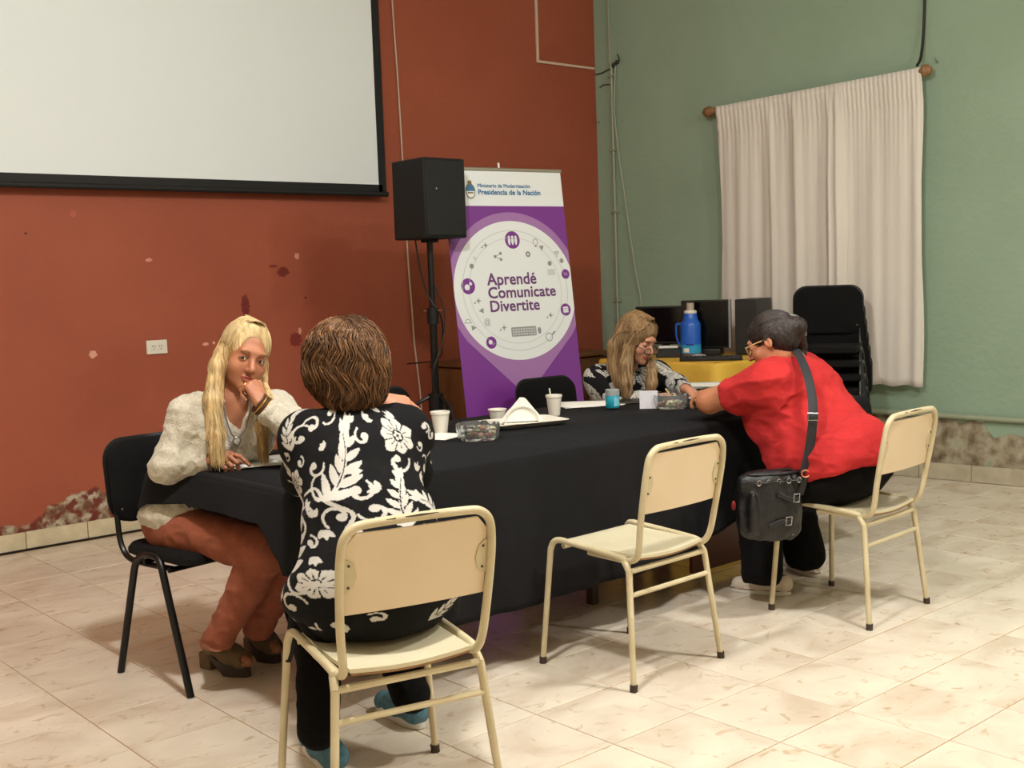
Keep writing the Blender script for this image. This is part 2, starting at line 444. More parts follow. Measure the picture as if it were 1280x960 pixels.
# ---- floor: base slab (grout) + tiles
def tile_mat(name, rough, white=(222, 209, 190)):
    m = bpy.data.materials.new(name); m.use_nodes = True; nt = m.node_tree; N = nt.nodes; L = nt.links; b = N['Principled BSDF']
    b.inputs['Roughness'].default_value = rough; b.inputs['Specular IOR Level'].default_value = .45
    ge = N.new('ShaderNodeNewGeometry'); oi = N.new('ShaderNodeObjectInfo')
    ad = N.new('ShaderNodeVectorMath'); ad.operation = 'ADD'; L.new(ge.outputs['Position'], ad.inputs[0]); L.new(oi.outputs['Location'], ad.inputs[1])
    mp = N.new('ShaderNodeMapping'); mp.inputs['Scale'].default_value = (1, 1.5, 1); mp.inputs['Rotation'].default_value = (0, 0, .5); L.new(ad.outputs[0], mp.inputs[0])
    def nz(s, d, ds=0.0):
        n = N.new('ShaderNodeTexNoise'); n.inputs['Scale'].default_value = s; n.inputs['Detail'].default_value = d; n.inputs['Distortion'].default_value = ds; L.new(mp.outputs[0], n.inputs['Vector']); return n.outputs['Fac']
    def rp_(f, st):
        r = N.new('ShaderNodeValToRGB'); L.new(f, r.inputs[0]); e = r.color_ramp.elements
        while len(e) < len(st): e.new(.5)
        for q, (p, v) in zip(e, st): q.position = p; q.color = (*lin(v), 1)
        return r.outputs[0]
    a = rp_(nz(3.2, 6, .6), [(.30, (206, 188, 166)), (.5, white), (.72, (232, 222, 202))])
    c = rp_(nz(12, 3, 1.2), [(.60, (255, 255, 255)), (.72, (222, 208, 188)), (.8, (202, 186, 164))])
    mx = N.new('ShaderNodeMix'); mx.data_type = 'RGBA'; mx.blend_type = 'MULTIPLY'; mx.inputs[0].default_value = .85
    L.new(a, mx.inputs[6]); L.new(c, mx.inputs[7]); L.new(mx.outputs[2], b.inputs['Base Color'])
    return m
TILE = tile_mat('marbled_tile', .22)
grout = mat('grout', (176, 132, 84), .8)
g = G().box((-4.3, -4.3, -.053), (9.8, 10.2, .1)); floor = struct('floor', g, grout)
floor['label'] = 'cream marbled ceramic tile floor'
TX, TY = .353, .346
g0 = G(); hx, hy, ch = TX/2-.0016, TY/2-.0016, .0022
v = [(-hx, -hy, -.004), (hx, -hy, -.004), (hx, hy, -.004), (-hx, hy, -.004), (-hx, -hy, -.0012), (hx, -hy, -.0012), (hx, hy, -.0012), (-hx, hy, -.0012),
     (-hx+ch, -hy+ch, 0), (hx-ch, -hy+ch, 0), (hx-ch, hy-ch, 0), (-hx+ch, hy-ch, 0)]
f = [(8, 9, 10, 11)]+[(k, (k+1) % 4, 4+(k+1) % 4, 4+k) for k in range(4)]+[(4+k, 4+(k+1) % 4, 8+(k+1) % 4, 8+k) for k in range(4)]
first = None; rest = G(); count = 0; cand = []
for i in range(-14, 13):
    for j in range(-14, 14):
        x = -3.93+TX*(i+.5); y = -4.195+TY*(j+.5)
        if x < -8.8 or x > .5 or y < -9.0 or y > -.02: continue
        d = Vector((x, y, 0))-CAM; dd = d.dot(fw)
        px = 640+FOC*d.dot(rt2)/dd if dd > .3 else 9999; py = 480+FOC*d.dot(dn2)/dd if dd > .3 else 9999
        vis = dd > .3 and -75 < px < 1355 and 400 < py < 1040
        cand.append((0 if vis else 1, dd, x, y))
cand.sort(); tilec = 0
for q, dd, x, y in cand:
    if q == 0 and tilec < 298:
        if first is None: first = part('tile', G().add(v, f), TILE, floor, smooth=False); first.location = (x, y, random.uniform(-.0005, .0002)); first.rotation_euler = (random.uniform(-.0012, .0012), random.uniform(-.0012, .0012), 0)
        else:
            c = first.copy(); COL.objects.link(c); c.parent = floor; c.location = (x, y, random.uniform(-.0005, .0002)); c.rotation_euler = (random.uniform(-.0012, .0012), random.uniform(-.0012, .0012), 0)
        tilec += 1
    else: rest.add([(a+x, b_+y, c_-.0003) for a, b_, c_ in v], f)
o = part('tile_field', rest, TILE, floor, smooth=False); o['kind'] = 'stuff'

# ---- skirting tiles
sk = mat('skirting_tile', (214, 200, 168), .35, c2=(196, 182, 150), nscale=14)
root = struct('baseboard_back', G().box((-4.2, -.004, .05), (8.2, .008, .094)), grout)
k = 0; x = -5.98
while x < -.3:
    part('skirting_tile', G().box((x+.172, -.011, .052+random.uniform(-.001, .001)), (.341, .014, .100)), sk, root, bevel=.002); x += .345
root = struct('baseboard_right', G().box((2.6, -.004, .05), (5.0, .008, .094)), grout); root.rotation_euler = (0, 0, grz)
x = .2
while x < 4.4:
    part('skirting_tile', G().box((x+.172, -.013, .055), (.341, .018, .106)), mat('skirting_grey', (190, 182, 158), .4, c2=(170, 160, 136), nscale=12), root, bevel=.002); x += .345

# ---- cord lying along the red wall
blk = mat('black_rubber', (18, 17, 17), .45)
g = G().tube(curve([(-6.2, -.05, .006), (-5.2, -.035, .006), (-4.73, -.030, .006), (-4.4, -.028, .006), (-4.1, -.03, .006), (-3.6, -.034, .006), (-3.0, -.04, .006), (-2.3, -.05, .006)]), .006, 6)
tag(part('floor_cord', g, blk), 'black cord running along the foot of the red wall', 'cord')

# ---- projector screen
t = thing('projection_screen', 'large white projection screen with black border on the red wall', 'screen', (-4.0, -.09, 2.0))
whm = mat('screen_white', (230, 237, 238), .85)
part('projection_surface', G().box((-.18, 0, .93), (4.0, .004, 1.76)), whm, t)
bk = mat('screen_black', (14, 14, 15), .7)
for nm, c, d in (('border', (1.845, .0, .93), (.060, .006, 1.86)), ('border', (-2.21, .0, .93), (.060, .006, 1.86)), ('border', (-.18, 0, .035), (4.05, .006, .05)), ('border', (-.18, 0, 1.83), (4.05, .006, .06))):
    part(nm, G().box(c, d), bk, t)
part('bottom_bar', G().tube([(-2.24, 0, -.002), (1.885, 0, -.002)], .017, 12), bk, t)
part('housing', G().box((-.18, .01, 1.91), (4.3, .09, .10)), bk, t, bevel=.01)

# ---- socket on the red wall
t = thing('wall_socket', 'white double power socket on the red wall', 'socket', (-3.77, 0, 1.073))
wp = mat('white_plastic', (226, 220, 205), .35)
part('cover_plate', G().box((0, -.006, 0), (.128, .012, .082)), wp, t, bevel=.003)
for sx in (-.022, .022):
    p = part('socket_face', G().box((sx, -.013, 0), (.038, .004, .042)), wp, t, bevel=.001)
    dk = mat('slot_black', (20, 20, 20), .6)
    for a, bb, r in ((-.007, .006, .5), (.007, .006, -.5), (0, -.010, 0)):
        part('slot', G().box((sx+a, -.0155, bb), (.0035, .002, .009), Matrix.Rotation(r, 3, 'Y')), dk, p)

# ---- conduits and cables
wc = mat('white_cable', (196, 176, 156), .5)
g = G().tube(curve([(-1.952, -.012, 3.75), (-1.952, -.012, 3.31), (-1.934, -.012, 2.78), (-1.922, -.012, 2.24), (-1.918, -.015, 1.8), (-1.912, -.014, 1.53), (-1.895, -.012, 1.2), (-1.886, -.012, .97), (-1.851, -.012, .576), (-1.85, -.012, .2)]), .006, 6)
tag(part('wall_cable', g, wc), 'thin white cable hanging down the red wall behind the loudspeaker', 'cable')
t = thing('cable_conduit', 'cream cable conduit bending round on the red wall near the corner', 'conduit', (-.62, 0, 3.03))
part('vertical_trunking', G().box((-.003, -.009, .42), (.020, .016, .86)), mat('conduit_cream', (214, 188, 168), .5), t, bevel=.002)
part('horizontal_trunking', G().box((.30, -.008, 0), (.60, .016, .018)), mat('conduit_cream', (214, 188, 168), .5), t, bevel=.002)
pg = mat('pipe_green', (152, 160, 136), .45)
t = thing('wall_pipe', 'thin vertical pipe painted green in the corner', 'pipe', gw(.175, 0, 0))
o = part('pipe', G().tube([(0, 0, .1), (0, 0, 3.05)], .012, 10), pg, t); t.location = gw(.175, .022, 0)
for zz in (2.38, 1.20, 1.9, 2.95):
    part('clamp', G().box((0, 0, zz), (.026, .062, .014)), pg, t, bevel=.003)
for i in range(4): pass
t = thing('wall_pipe', 'faint vertical cable duct above the corner junction', 'pipe', gw(.150, .008, 3.05))
part('duct', G().box((0, 0, .45), (.016, .016, .92)), pg, t, bevel=.003)
jm = mat('cable_dark', (52, 50, 40), .6)
t = thing('cable_junction', 'tangle of dark cable ends on the corner of the green wall', 'cable', gw(.205, 0, 3.03))
def gl(s, n, z, b=(.205, 0, 3.03)): a = Vector(gw(s, n, z)); return a-Vector(gw(*b))
part('cable_knot', G().ell(gl(.20, .02, 3.03), (.018, .022, .02)).ell(gl(.23, .02, 3.05), (.014, .02, .016)), jm, t)
part('cable', G().tube(curve([gl(0.01, .01, 2.985), gl(.08, .012, 2.99), (gl(.20, .02, 3.02))]), .005, 6), jm, t)
part('cable', G().tube(curve([gl(.20, .02, 3.02), gl(.25, .02, 3.06), gl(.235, .02, 3.11)]), .005, 6), jm, t)
part('cable', G().tube(curve([gl(0.05, .01, 2.88), gl(.09, .012, 2.895), gl(.16, .012, 2.89)]), .004, 6), jm, t)
g = G().tube(curve([gw(.215, .02, 3.03), gw(.20, .03, 2.7), gw(.222, .02, 2.36), gw(.27, .015, 2.0), gw(.316, .015, 1.673), gw(.36, .015, 1.4), gw(.401, .015, 1.17), gw(.41, .015, .8)]), .006, 6)
tag(part('wall_cable', g, mat('cable_green', (170, 176, 152), .5)), 'thin pale cable drooping down the green wall beside the pipe', 'cable')
g = G(); t = thing('horizontal_pipe', 'long horizontal pipe painted green low on the green wall', 'pipe', gw(0, 0, 0))
part('pipe', G().tube([gw(.3, .028, .452), gw(2.27, .028, .430), gw(4.6, .028, .398)], .017, 12), pg, t)
for s in (2.62, 3.02, 1.2): part('clamp', G().box(gw(s, .018, .452-.012*s), (.05, .02, .045), Matrix.Rotation(grz, 3, 'Z')), pg, t, bevel=.004)

# ---- curtain rod and curtains on the green wall
wood = mat('rod_wood', (150, 112, 74), .5, c2=(120, 86, 54), nscale=6, stretch=(1, 6, 1))
RN = .09
def rodp(s): return gw(s, RN, 2.560+(s-1.1)*.040)
t = thing('curtain_rod', 'wooden curtain rod with round ends above the white curtains', 'curtain rod', rodp(1.9))
def rl(s): return Vector(rodp(s))-Vector(rodp(1.9))
part('rod', G().tube([rl(1.12), rl(2.66)], .020, 14), wood, t)
for s0, s1, s2 in ((1.17, 1.10, 1.05), (2.64, 2.69, 2.735)):
    a, bq, c = rl(s0), rl(s1), rl(s2); part('finial', G().tube([a, a*.5+bq*.5, bq, bq*.4+c*.6, c], [.020, .026, .040, .034, .018], 14), wood, t)
def curtain(s0, s1, zb0, zb1, nf, seed, lab, amp=.020, folds=None):
    nu, nv = 150, 40; V = []; F = []
    rs = random.Random(seed); ph = [rs.uniform(0, 6.28) for _ in range(6)]
    for j in range(nv+1):
        tv = j/nv
        for i in range(nu+1):
            u = i/nu; s = s0+(s1-s0)*u
            zt = 2.560+(s-1.1)*.040+.022; zb = zb0+(zb1-zb0)*u+.006*math.sin(u*23+ph[0]); zz = zt+(zb-zt)*tv
            d = amp*(math.sin(u*nf*6.28+ph[1]+.8*math.sin(u*9+ph[2]))*.6+.4*math.sin(u*nf*2.3*6.28+ph[3]+tv*1.2))
            if folds:
                for fu, fa, fw_ in folds: d += fa*math.exp(-((u-fu-.02*math.sin(tv*3))/fw_)**2)
            gat = .006*math.sin(u*nf*7*6.28)*math.exp(-tv*9)
            pin = min(1, .35+tv*2.0); n = RN+.024*math.cos(min(tv*30, 1.57))*0+(d*pin)+gat
            if tv < .03: n = RN+.024+gat*.5
            elif tv < .08: n = RN+.012+d*.4+gat
            edge = .010*math.sin(tv*9+ph[4])*(1 if i in (0, nu) else 0)
            V.append(gw(s+edge, n, zz))
    for j in range(nv):
        for i in range(nu): a = j*(nu+1)+i; F.append((a, a+1, a+nu+2, a+nu+1))
    g = G(); g.add(V, F); o0 = rodp((s0+s1)/2)
    m_ = mat('curtain_cloth', (226, 220, 210), .9, c2=(214, 207, 197), nscale=5, stretch=(1, 1, .15), bump=.08, bscale=300, sheen=.2)
    o = part('curtain', g, m_, off=o0, solid=.0025, ang=180); o.location = o0; tag(o, lab, 'curtain', 'white curtains on the wooden rod')
    return o
curtain(1.175, 2.16, .70, .575, 4, 3, 'left white curtain with many narrow folds, behind the stacked black chairs', .012, [(.93, .045, .03), (.62, .03, .03), (.42, .025, .02)])
curtain(2.02, 2.672, .612, .615, 3, 8, 'right white curtain with a smooth flat panel', .006, [(.03, .05, .035), (.14, .02, .03), (.93, .012, .05)])
g = G().tube(curve([gw(2.645, .10, 2.66), gw(2.655, .06, 2.72), gw(2.66, .03, 2.9), gw(2.668, .02, 3.3), gw(2.68, .02, 3.9)]), .009, 8)
tag(part('black_cable', g, blk), 'black cable hanging down to the right end of the curtain rod', 'cable')
t = thing('hook', 'small metal hook on the green wall by the curtain rod end', 'hook', gw(2.74, 0, 2.68))
part('hook_screw', G().tube(curve([(0, 0, 0), Vector(GN)*.03, Vector(GN)*.045+Vector((0, 0, .02))]), .004, 6), mat('steel', (170, 170, 165), .3, 1), t)
for s, zz in ((.01, 2.30), ): 
    tag(part('wall_peg', G().cyl(gw(.03, 0, 2.62), gw(.03, .03, 2.62), .008), pg), 'small green peg in the corner of the green wall', 'peg')

# ================================================================ FURNITURE
cream = mat('chair_cream_metal', (208, 195, 160), .35, c2=(192, 178, 142), nscale=9, bump=.05, bscale=90)
lamin = mat('chair_laminate', (224, 204, 172), .38, c2=(218, 197, 163), nscale=4)
seatm = mat('seat_laminate', (216, 208, 178), .4, c2=(206, 196, 164), nscale=5)
ply = mat('ply_edge', (150, 112, 72), .6)
tipm = mat('rubber_tip', (58, 44, 34), .7)
rustm = mat('chipped_paint', (70, 52, 38), .7)
def cream_chair(label, loc, rz):
    t = thing('school_chair', label, 'chair', loc, rz, 'cream metal school chairs')
    R = .0115
    for s in (-1, 1):
        P = [(s*.197, -.165, .425), (s*.195, -.140, .440), (s*.194, .10, .456), (s*.196, .155, .458), (s*.200, .180, .447)]
        part('side_rail', G().tube(curve([(s*.202, -.188, .396)]+P+[(s*.204, .192, .42)], 5), R, 10), cream, t)
        part('leg', G().tube([(s*.2032, .1898, .4250), (s*.204, .192, .418), (s*.237, .215, .014)], [R, R, R*.92], 10), cream, t)
        part('leg', G().tube([(s*.2012, -.1843, .4007), (s*.202, -.188, .393), (s*.236, -.226, .014)], [R, R, R*.92], 10), cream, t)
        for y in (.2155, -.2265): part('rubber_tip', G().cyl((s*.236, y, .024), (s*.2375, y, .0), .0135), tipm, t)
    part('rear_crossbar', G().tube([(-.200, -.186, .398), (.200, -.186, .398)], .010, 8), cream, t)
    part('lower_stretcher', G().tube([(-.210, -.196, .318), (.210, -.196, .318)], .009, 8), cream, t)
    part('front_crossbar', G().tube([(-.190, .14, .436), (.190, .14, .436)], .009, 8), cream, t)
    # back tube
    half = [(.180, .02, .432), (.181, -.10, .430), (.183, -.165, .430), (.185, -.205, .444), (.192, -.226, .485), (.199, -.240, .56), (.204, -.264, .68), (.203, -.277, .750), (.195, -.284, .796), (.168, -.288, .822), (.128, -.289, .828)]
    path = curve([(-x, y, z) for x, y, z in half]+[(0, -.290, .830)]+half[::-1], 5)
    part('back_tube', G().tube(path, R, 10), cream, t)
    # seat board, dished with rolled front edge
    g = G(); nx, ny = 14, 16; V = []
    for side in (0, 1):
        for j in range(ny+1):
            for i in range(nx+1):
                u = i/nx*2-1; v = j/ny; y = -.205+.40*v; wv = .166+.008*math.sin(v*3.1)-(.02*max(0, (v-.93)/.07)**2)
                z = .452+.010*math.cos(u*1.57)*-1*(1-v)*1.2-.010*math.sin(v*2.4)+.016*v-.030*max(0, (v-.86)/.14)**2
                V.append((u*wv, y, z+(0 if side else -.011)))
    n = (nx+1)*(ny+1); F = []
    for j in range(ny):
        for i in range(nx): a = j*(nx+1)+i; F.append((a, a+nx+1, a+nx+2, a+1)); F.append((a+n, a+n+1, a+n+nx+2, a+n+nx+1))
    top = part('seat', G().add(V, F+[(i, i+1, i+1+n, i+n) for i in range(nx)]+[(ny*(nx+1)+i+1, ny*(nx+1)+i, ny*(nx+1)+i+n, ny*(nx+1)+i+1+n) for i in range(nx)]
        + [(j*(nx+1), j*(nx+1)+n, (j+1)*(nx+1)+n, (j+1)*(nx+1)) for j in range(ny)]+[(j*(nx+1)+nx+n, j*(nx+1)+nx, (j+1)*(nx+1)+nx, (j+1)*(nx+1)+nx+n) for j in range(ny)]), seatm, t)
    e = part('seat_underside', G().add([(x*.985, y*.99+.001, z-.0075) for x, y, z in V[:n]]+[(x*.985, y*.99+.001, z-.001) for x, y, z in V[:n]], F+[(i, i+1, i+1+n, i+n) for i in range(nx)]), ply, top)
    # backrest board
    V = []; F = []; nx, nz = 16, 6
    def yb(u, z): return -.243-(z-.60)*.20-.012*(1-u*u)+.006
    out = rrect(-.191, .191, .600, .812, .030, 4)
    g = G(); nO = len(out)
    vs = [(x, yb(x/.18, z)+.0045, z) for x, z in out]+[(x, yb(x/.18, z)-.0045, z) for x, z in out]
    # grid version so that the board can curve
    V = []; 
    for sd in (.0045, -.0045):
        for j in range(nz+1):
            for i in range(nx+1):
                u = i/nx*2-1; z = .600+.208*j/nz; cut = .03*max(0, (z-.778)/.03)**2 if z > .778 else 0
                x = u*(.192-min(cut, .03)); V.append((x, yb(x/.195, z)+sd, z))
    n = (nx+1)*(nz+1)
    for j in range(nz):
        for i in range(nx): a = j*(nx+1)+i; F.append((a, a+1, a+nx+2, a+nx+1)); F.append((a+n, a+n+nx+1, a+n+nx+2, a+n+1))
    for i in range(nx): F.append((i+1, i, i+n, i+1+n)); F.append((nz*(nx+1)+i, nz*(nx+1)+i+1, nz*(nx+1)+i+1+n, nz*(nx+1)+i+n))
    for j in range(nz): F.append((j*(nx+1), (j+1)*(nx+1), (j+1)*(nx+1)+n, j*(nx+1)+n)); F.append(((j+1)*(nx+1)+nx, j*(nx+1)+nx, j*(nx+1)+nx+n, (j+1)*(nx+1)+nx+n))
    part('backrest', G().add(V, F), lamin, t)
    for s in (-1, 1):
        pts = [(0, -.045), (.012, -.043), (.028, -.03), (.036, 0), (.028, .03), (.012, .043), (0, .045)]
        br = part('bracket', G().prism([(s*(.196-a), .700+b_) for a, b_ in (pts if s > 0 else pts[::-1])], -.0015, .0015, lambda u, v, w_: Vector((u, yb(u/.195, v)-.0062+w_, v))), cream, t)
        for dz in (-.028, .028): part('screw', G().ell((s*.181, yb(.92, .700+dz)-.009, .700+dz), (.0035, .0025, .0035), 8, 6), rustm, br)
    # chipped paint along the top of the tube
    V = G().tube([(-.04, -.2985, .8345), (.0, -.2992, .8355), (.05, -.2985, .8348)], [.0018, .0032, .0012], 6)
    part('paint_chip', V, rustm, t)
    part('paint_chip', G().tube([(-.09, -.2985, .8340), (-.065, -.2987, .8345)], [.001, .0022], 6), rustm, t)
    return t
cream_chair('cream metal school chair in the left foreground, seating the woman in the floral blouse', (-4.975, -4.010, 0), math.radians(-13))
cream_chair('empty cream metal school chair in front of the black cloth', (-3.687, -3.710, 0), math.radians(1))
cream_chair('cream metal school chair under the woman in the red shirt', (-2.578, -3.905, 0), math.radians(3))

bm_ = mat('chair_black_metal', (13, 12, 12), .35, spec=.35); bf = mat('chair_black_fabric', (13, 12, 13), .9, bump=.15, bscale=250, spec=.2); bpz = mat('chair_black_plastic', (14, 14, 15), .45, spec=.35)
silver = mat('steel', (170, 170, 165), .3, 1)
def black_chair(label, loc, rz, group='black office visitor chairs', sz=1.0):
    t = thing('visitor_chair', label, 'chair', loc, rz, group)
    def leg_side(s):
        part('leg', G().tube(curve([(s*.245, -.225, 0), (s*.228, -.115, .40)], 1)+curve([(s*.226, -.10, .435), (s*.222, -.055, .462), (s*.222, 0, .466)], 4), .0135, 10), bm_, t)
        part('leg', G().tube(curve([(s*.245, .225, 0), (s*.228, .075, .40)], 1)+curve([(s*.226, .062, .435), (s*.222, .035, .460), (s*.222, 0, .466)], 4), .0135, 10), bm_, t)
        part('back_post', G().tube(curve([(s*.20, .10, .425), (s*.20, -.10, .42), (s*.20, -.20, .430), (s*.20, -.245, .48), (s*.197, -.262, .56), (s*.195, -.275, .68)], 5), .011, 8), bm_, t)
    leg_side(-1); leg_side(1)
    part('crossbar', G().tube([(-.222, -.06, .435), (.222, -.06, .435)], .010, 8), bm_, t)
    part('crossbar', G().tube([(-.222, .10, .425), (.222, .10, .425)], .010, 8), bm_, t)
    g = G(); out = rrect(-.225, .225, -.205, .225, .07, 5)
    def ring(k, z): return [(x*k, y*k, z) for x, y in out]
    n = len(out); V = ring(.95, .448)+ring(1, .456)+ring(1, .472)+ring(.95, .488)+ring(.6, .492); F = []
    for q in range(4):
        for i in range(n): i2 = (i+1) % n; F.append((q*n+i, q*n+i2, (q+1)*n+i2, (q+1)*n+i))
    F += [tuple(range(n-1, -1, -1)), tuple(range(4*n, 5*n))]
    part('seat', G().add(V, F), bf, t)
    def pad(dy0, dy1, k, m, nm):
        out = rrect(-.225*k, .225*k, .545, .545+.315*k, .085, 6); n = len(out); cz = .70
        def pt(x, z, d): return (x, -.285-(z-.55)*.10+.22*x*x*1.9+d, z)
        V = []; F = []
        for sc, d in ((.0, dy0), (.5, dy0), (.93, dy0), (1.0, dy0*.6+dy1*.4), (.985, dy1), (.5, dy1), (.0, dy1)):
            V += [pt(x*sc, cz+(z-cz)*sc, d) for x, z in out]
        for q in range(6):
            for i in range(n): i2 = (i+1) % n; F.append((q*n+i, q*n+i2, (q+1)*n+i2, (q+1)*n+i))
        return part(nm, G().add(V, F), m, t)
    pad(.030, .004, .97, bf, 'back_cushion'); sh = pad(.004, -.012, 1.0, bpz, 'backrest')
    for s in (-1, 1):
        for z in (.60,): part('rivet', G().ell((s*.185, -.285-(z-.55)*.10+.22*.185**2*1.9+.026, z), (.006, .006, .006), 8, 6), silver, t)
    if sz != 1: t.scale = (1, 1, sz)
    return t
black_chair('black chair at the left end of the table, under the blonde woman', (-4.795, -2.615, 0), math.radians(180+8))
black_chair('empty black chair behind the table, beyond the white foam cup', (-3.30, -1.86, 0), math.radians(180))
black_chair('black chair behind the table, under the woman with glasses', (-2.14, -1.90, 0), math.radians(178), sz=.96)
nm = ['at the floor', 'second from the floor', 'third from the floor', 'fourth from the floor', 'second from the top', 'topmost']
for k in range(6):
    black_chair('stacked black chair by the curtain, %s of its stack' % nm[k], (-.34-.016*k, -2.36+.002*k, .086*k), math.radians(117), 'stacked black chairs')

# ---- tables under the black cloth
wd = mat('table_wood', (112, 62, 42), .5, c2=(92, 48, 32), nscale=3, stretch=(.4, 4, 4))
def table(label, x0, x1, y0, y1, zt, panel=False):
    t = thing('table', label, 'table', ((x0+x1)/2, (y0+y1)/2, 0))
    hx, hy = (x1-x0)/2, (y1-y0)/2
    part('tabletop', G().box((0, 0, zt-.014), (2*hx, 2*hy, .028)), wd, t, bevel=.004)
    for sx in (-1, 1):
        for sy in (-1, 1): part('leg', G().box((sx*(hx-.42), sy*(hy-.30), (zt-.028)/2), (.04, .04, zt-.028)), mat('table_leg', (60, 40, 30), .5), t, bevel=.004)
    return t
t1 = table('wooden table under the left part of the black cloth', -4.85, -3.70, -3.39, -2.53, .750)
t2 = table('wooden desk with a brown side panel under the right part of the black cloth', -3.68, -1.63, -3.39, -2.37, .750)
p = part('side_panel', G().box((.25, -.30, .37), (.62, .022, .66)), wd, t2, bevel=.003)
part('label_strip', G().box((.015, -.312, .30), (.035, .003, .16)), mat('strip_cream', (214, 200, 150), .6), p)

# black tablecloth
cl = mat('black_cloth', (23, 23, 25), .85, c2=(20, 20, 22), nscale=3, bump=.12, bscale=260, sheen=0, spec=.18)
poly = [(-4.872, -3.415), (-1.60, -3.415), (-1.60, -2.35), (-3.62, -2.35), (-3.70, -2.505), (-4.60, -2.505), (-4.86, -2.46), (-4.96, -2.50), (-4.97, -2.60), (-4.885, -2.74)]
hem = [.50, .34, .42, .40, .45, .45, .60, .60, .645, .652]
out = []; m = len(poly)
for i in range(m):
    a = Vector(poly[i]); b_ = Vector(poly[(i+1) % m]); L_ = (b_-a).length; n = max(2, int(L_/.015))
    for k in range(n):
        u = k/n; out.append((a.lerp(b_, u), hem[i]*(1-u)+hem[(i+1) % m]*u, i, u))
# soften corners
for _ in range(6):
    P = [o[0] for o in out]; out = [((P[i-1]+P[i]*2+P[(i+1) % len(P)])/4,)+out[i][1:] for i in range(len(P))]
def hemz(p, h):
    x, y = p
    if y < -3.38 and x < -1.62:      # front drop: nearly straight, lifting to the right
        if x < -4.70: return .21+.36*max(0, (-4.70-x)/.17)**1.2 if x > -4.86 else .50
        return .212+.010*max(0, (x+3.6))+(.09*max(0, (x+3.15)/.4)**1.5 if x < -2.3 else .16)
    if x < -4.86 and y < -2.8: 
        return .648 if y > -3.25 else .648-.14*((-3.25-y)/.16)
    return h
V = []; F = []; n = len(out)
cen = Vector((-3.4, -2.9))
nor = []
for i in range(n):
    tn = out[(i+1) % n][0]-out[i-1][0]; nor.append(Vector((tn.y, -tn.x)).normalized())
rings = [(-.014, 0, 0), (-.009, -.0012, 0), (-.004, -.004, 0), (.0, -.008, 0), (.003, -.013, 0), (.004, -.018, 0)]
for d, dz, _ in rings:
    for i in range(n): p = out[i][0]+nor[i]*d; V.append((p.x, p.y, .762+dz))
nd = 22
for j in range(1, nd+1):
    t_ = j/nd
    for i in range(n):
        h = hemz(out[i][0], out[i][1]); z = .746+(h-.746)*t_; s = i*.015
        wv = .010*math.sin(s*9+.5*math.sin(s*3.1))+.008*math.sin(s*21+1.3)+.004*math.sin(s*47)
        lean = .02+.02*math.sin(s*1.7)
        d = .006+t_*lean+wv*t_**.8*min(1, (.746-h)/.3)
        p = out[i][0]+nor[i]*d; V.append((p.x, p.y, z))
for q in range(len(rings)+nd-1):
    for i in range(n): i2 = (i+1) % n; F.append((q*n+i, q*n+i2, (q+1)*n+i2, (q+1)*n+i))
b0 = len(V); V += [(x, y, z+.0004) for x, y, z in V[:n]]; F.append(tuple(range(b0+n-1, b0-1, -1)))
g = G().add(V, F); o0 = (-3.4, -2.9, .76)
o = part('tablecloth', g, cl, off=o0, solid=.002, ang=60); o.location = o0
tag(o, 'long black cloth draped over the tables where the women sit', 'tablecloth')

# ---- low wooden cabinet along the red wall
ct = thing('wooden_cabinet', 'low brown wooden cabinet against the red wall behind the banner', 'cabinet', (-1.07, -.24, 0))
cw = mat('cabinet_wood', (118, 78, 42), .5, c2=(98, 62, 34), nscale=3, stretch=(4, 4, .6))
part('body', G().box((0, 0, .40), (1.36, .40, .80)), cw, ct, bevel=.004)
part('worktop', G().box((0, -.01, .825), (1.42, .45, .03)), cw, ct, bevel=.006)
for x in (-.34, .34):
    d = part('door', G().box((x, -.208, .40), (.64, .018, .72)), cw, ct, bevel=.003); part('knob', G().ell((x*.2, -.225, .45), (.012, .012, .012), 10, 8), silver, d)

# ---- loudspeaker and stand
SP = Vector((-2.6527, -1.2422, 1.8657)); 
st = thing('speaker_stand', 'black tripod stand holding the loudspeaker', 'stand', (SP.x, SP.y, 0))
part('pole', G().cyl((0, 0, .70), (0, 0, 1.24), .022, 14), bm_, st); part('upper_pole', G().cyl((0, 0, 1.20), (0, 0, 1.66), .018, 12), bm_, st)
c = part('clamp', G().cyl((0, 0, 1.16), (0, 0, 1.25), .034, 14), bpz, st); part('locking_knob', G().tube([(0, 0, 1.235), Vector((.75, -.66, 0))*.055+Vector((0, 0, 1.235))], .006, 8).tube([Vector((.75, -.66, 0))*-.05+Vector((0, 0, 1.235)), (0, 0, 1.235)], .006, 8), mat('brass', (140, 96, 66), .4, .8), c)
part('hub', G().cyl((0, 0, .66), (0, 0, .76), .045, 14), bpz, st)
for a in (.5, 2.6, 4.7):
    d = Vector((math.cos(a), math.sin(a), 0)); part('leg', G().tube([d*.04+Vector((0, 0, .74)), d*.12+Vector((0, 0, .70)), d*.46+Vector((0, 0, .012))], .012, 8), bm_, st)
    part('brace', G().tube([Vector((0, 0, .30)), d*.30+Vector((0, 0, .33))], .008, 8), bm_, st)
part('centre_rod', G().cyl((0, 0, .28), (0, 0, .70), .012, 8), bm_, st)
spm = mat('speaker_body', (22, 21, 20), .7, bump=.1, bscale=200, spec=.3); grl = mat('speaker_grille', (13, 13, 14), .7, bump=.2, bscale=500)
s_ = thing('loudspeaker', 'black boxy loudspeaker on the tripod stand', 'speaker', (SP.x, SP.y, SP.z), math.radians(2.0))
hw, hd, hh = .152, .155, .222
pts = [(-hw, -hd*1.0), (hw, -hd), (hw*.88, hd), (-hw*.88, hd)]     # front is -y
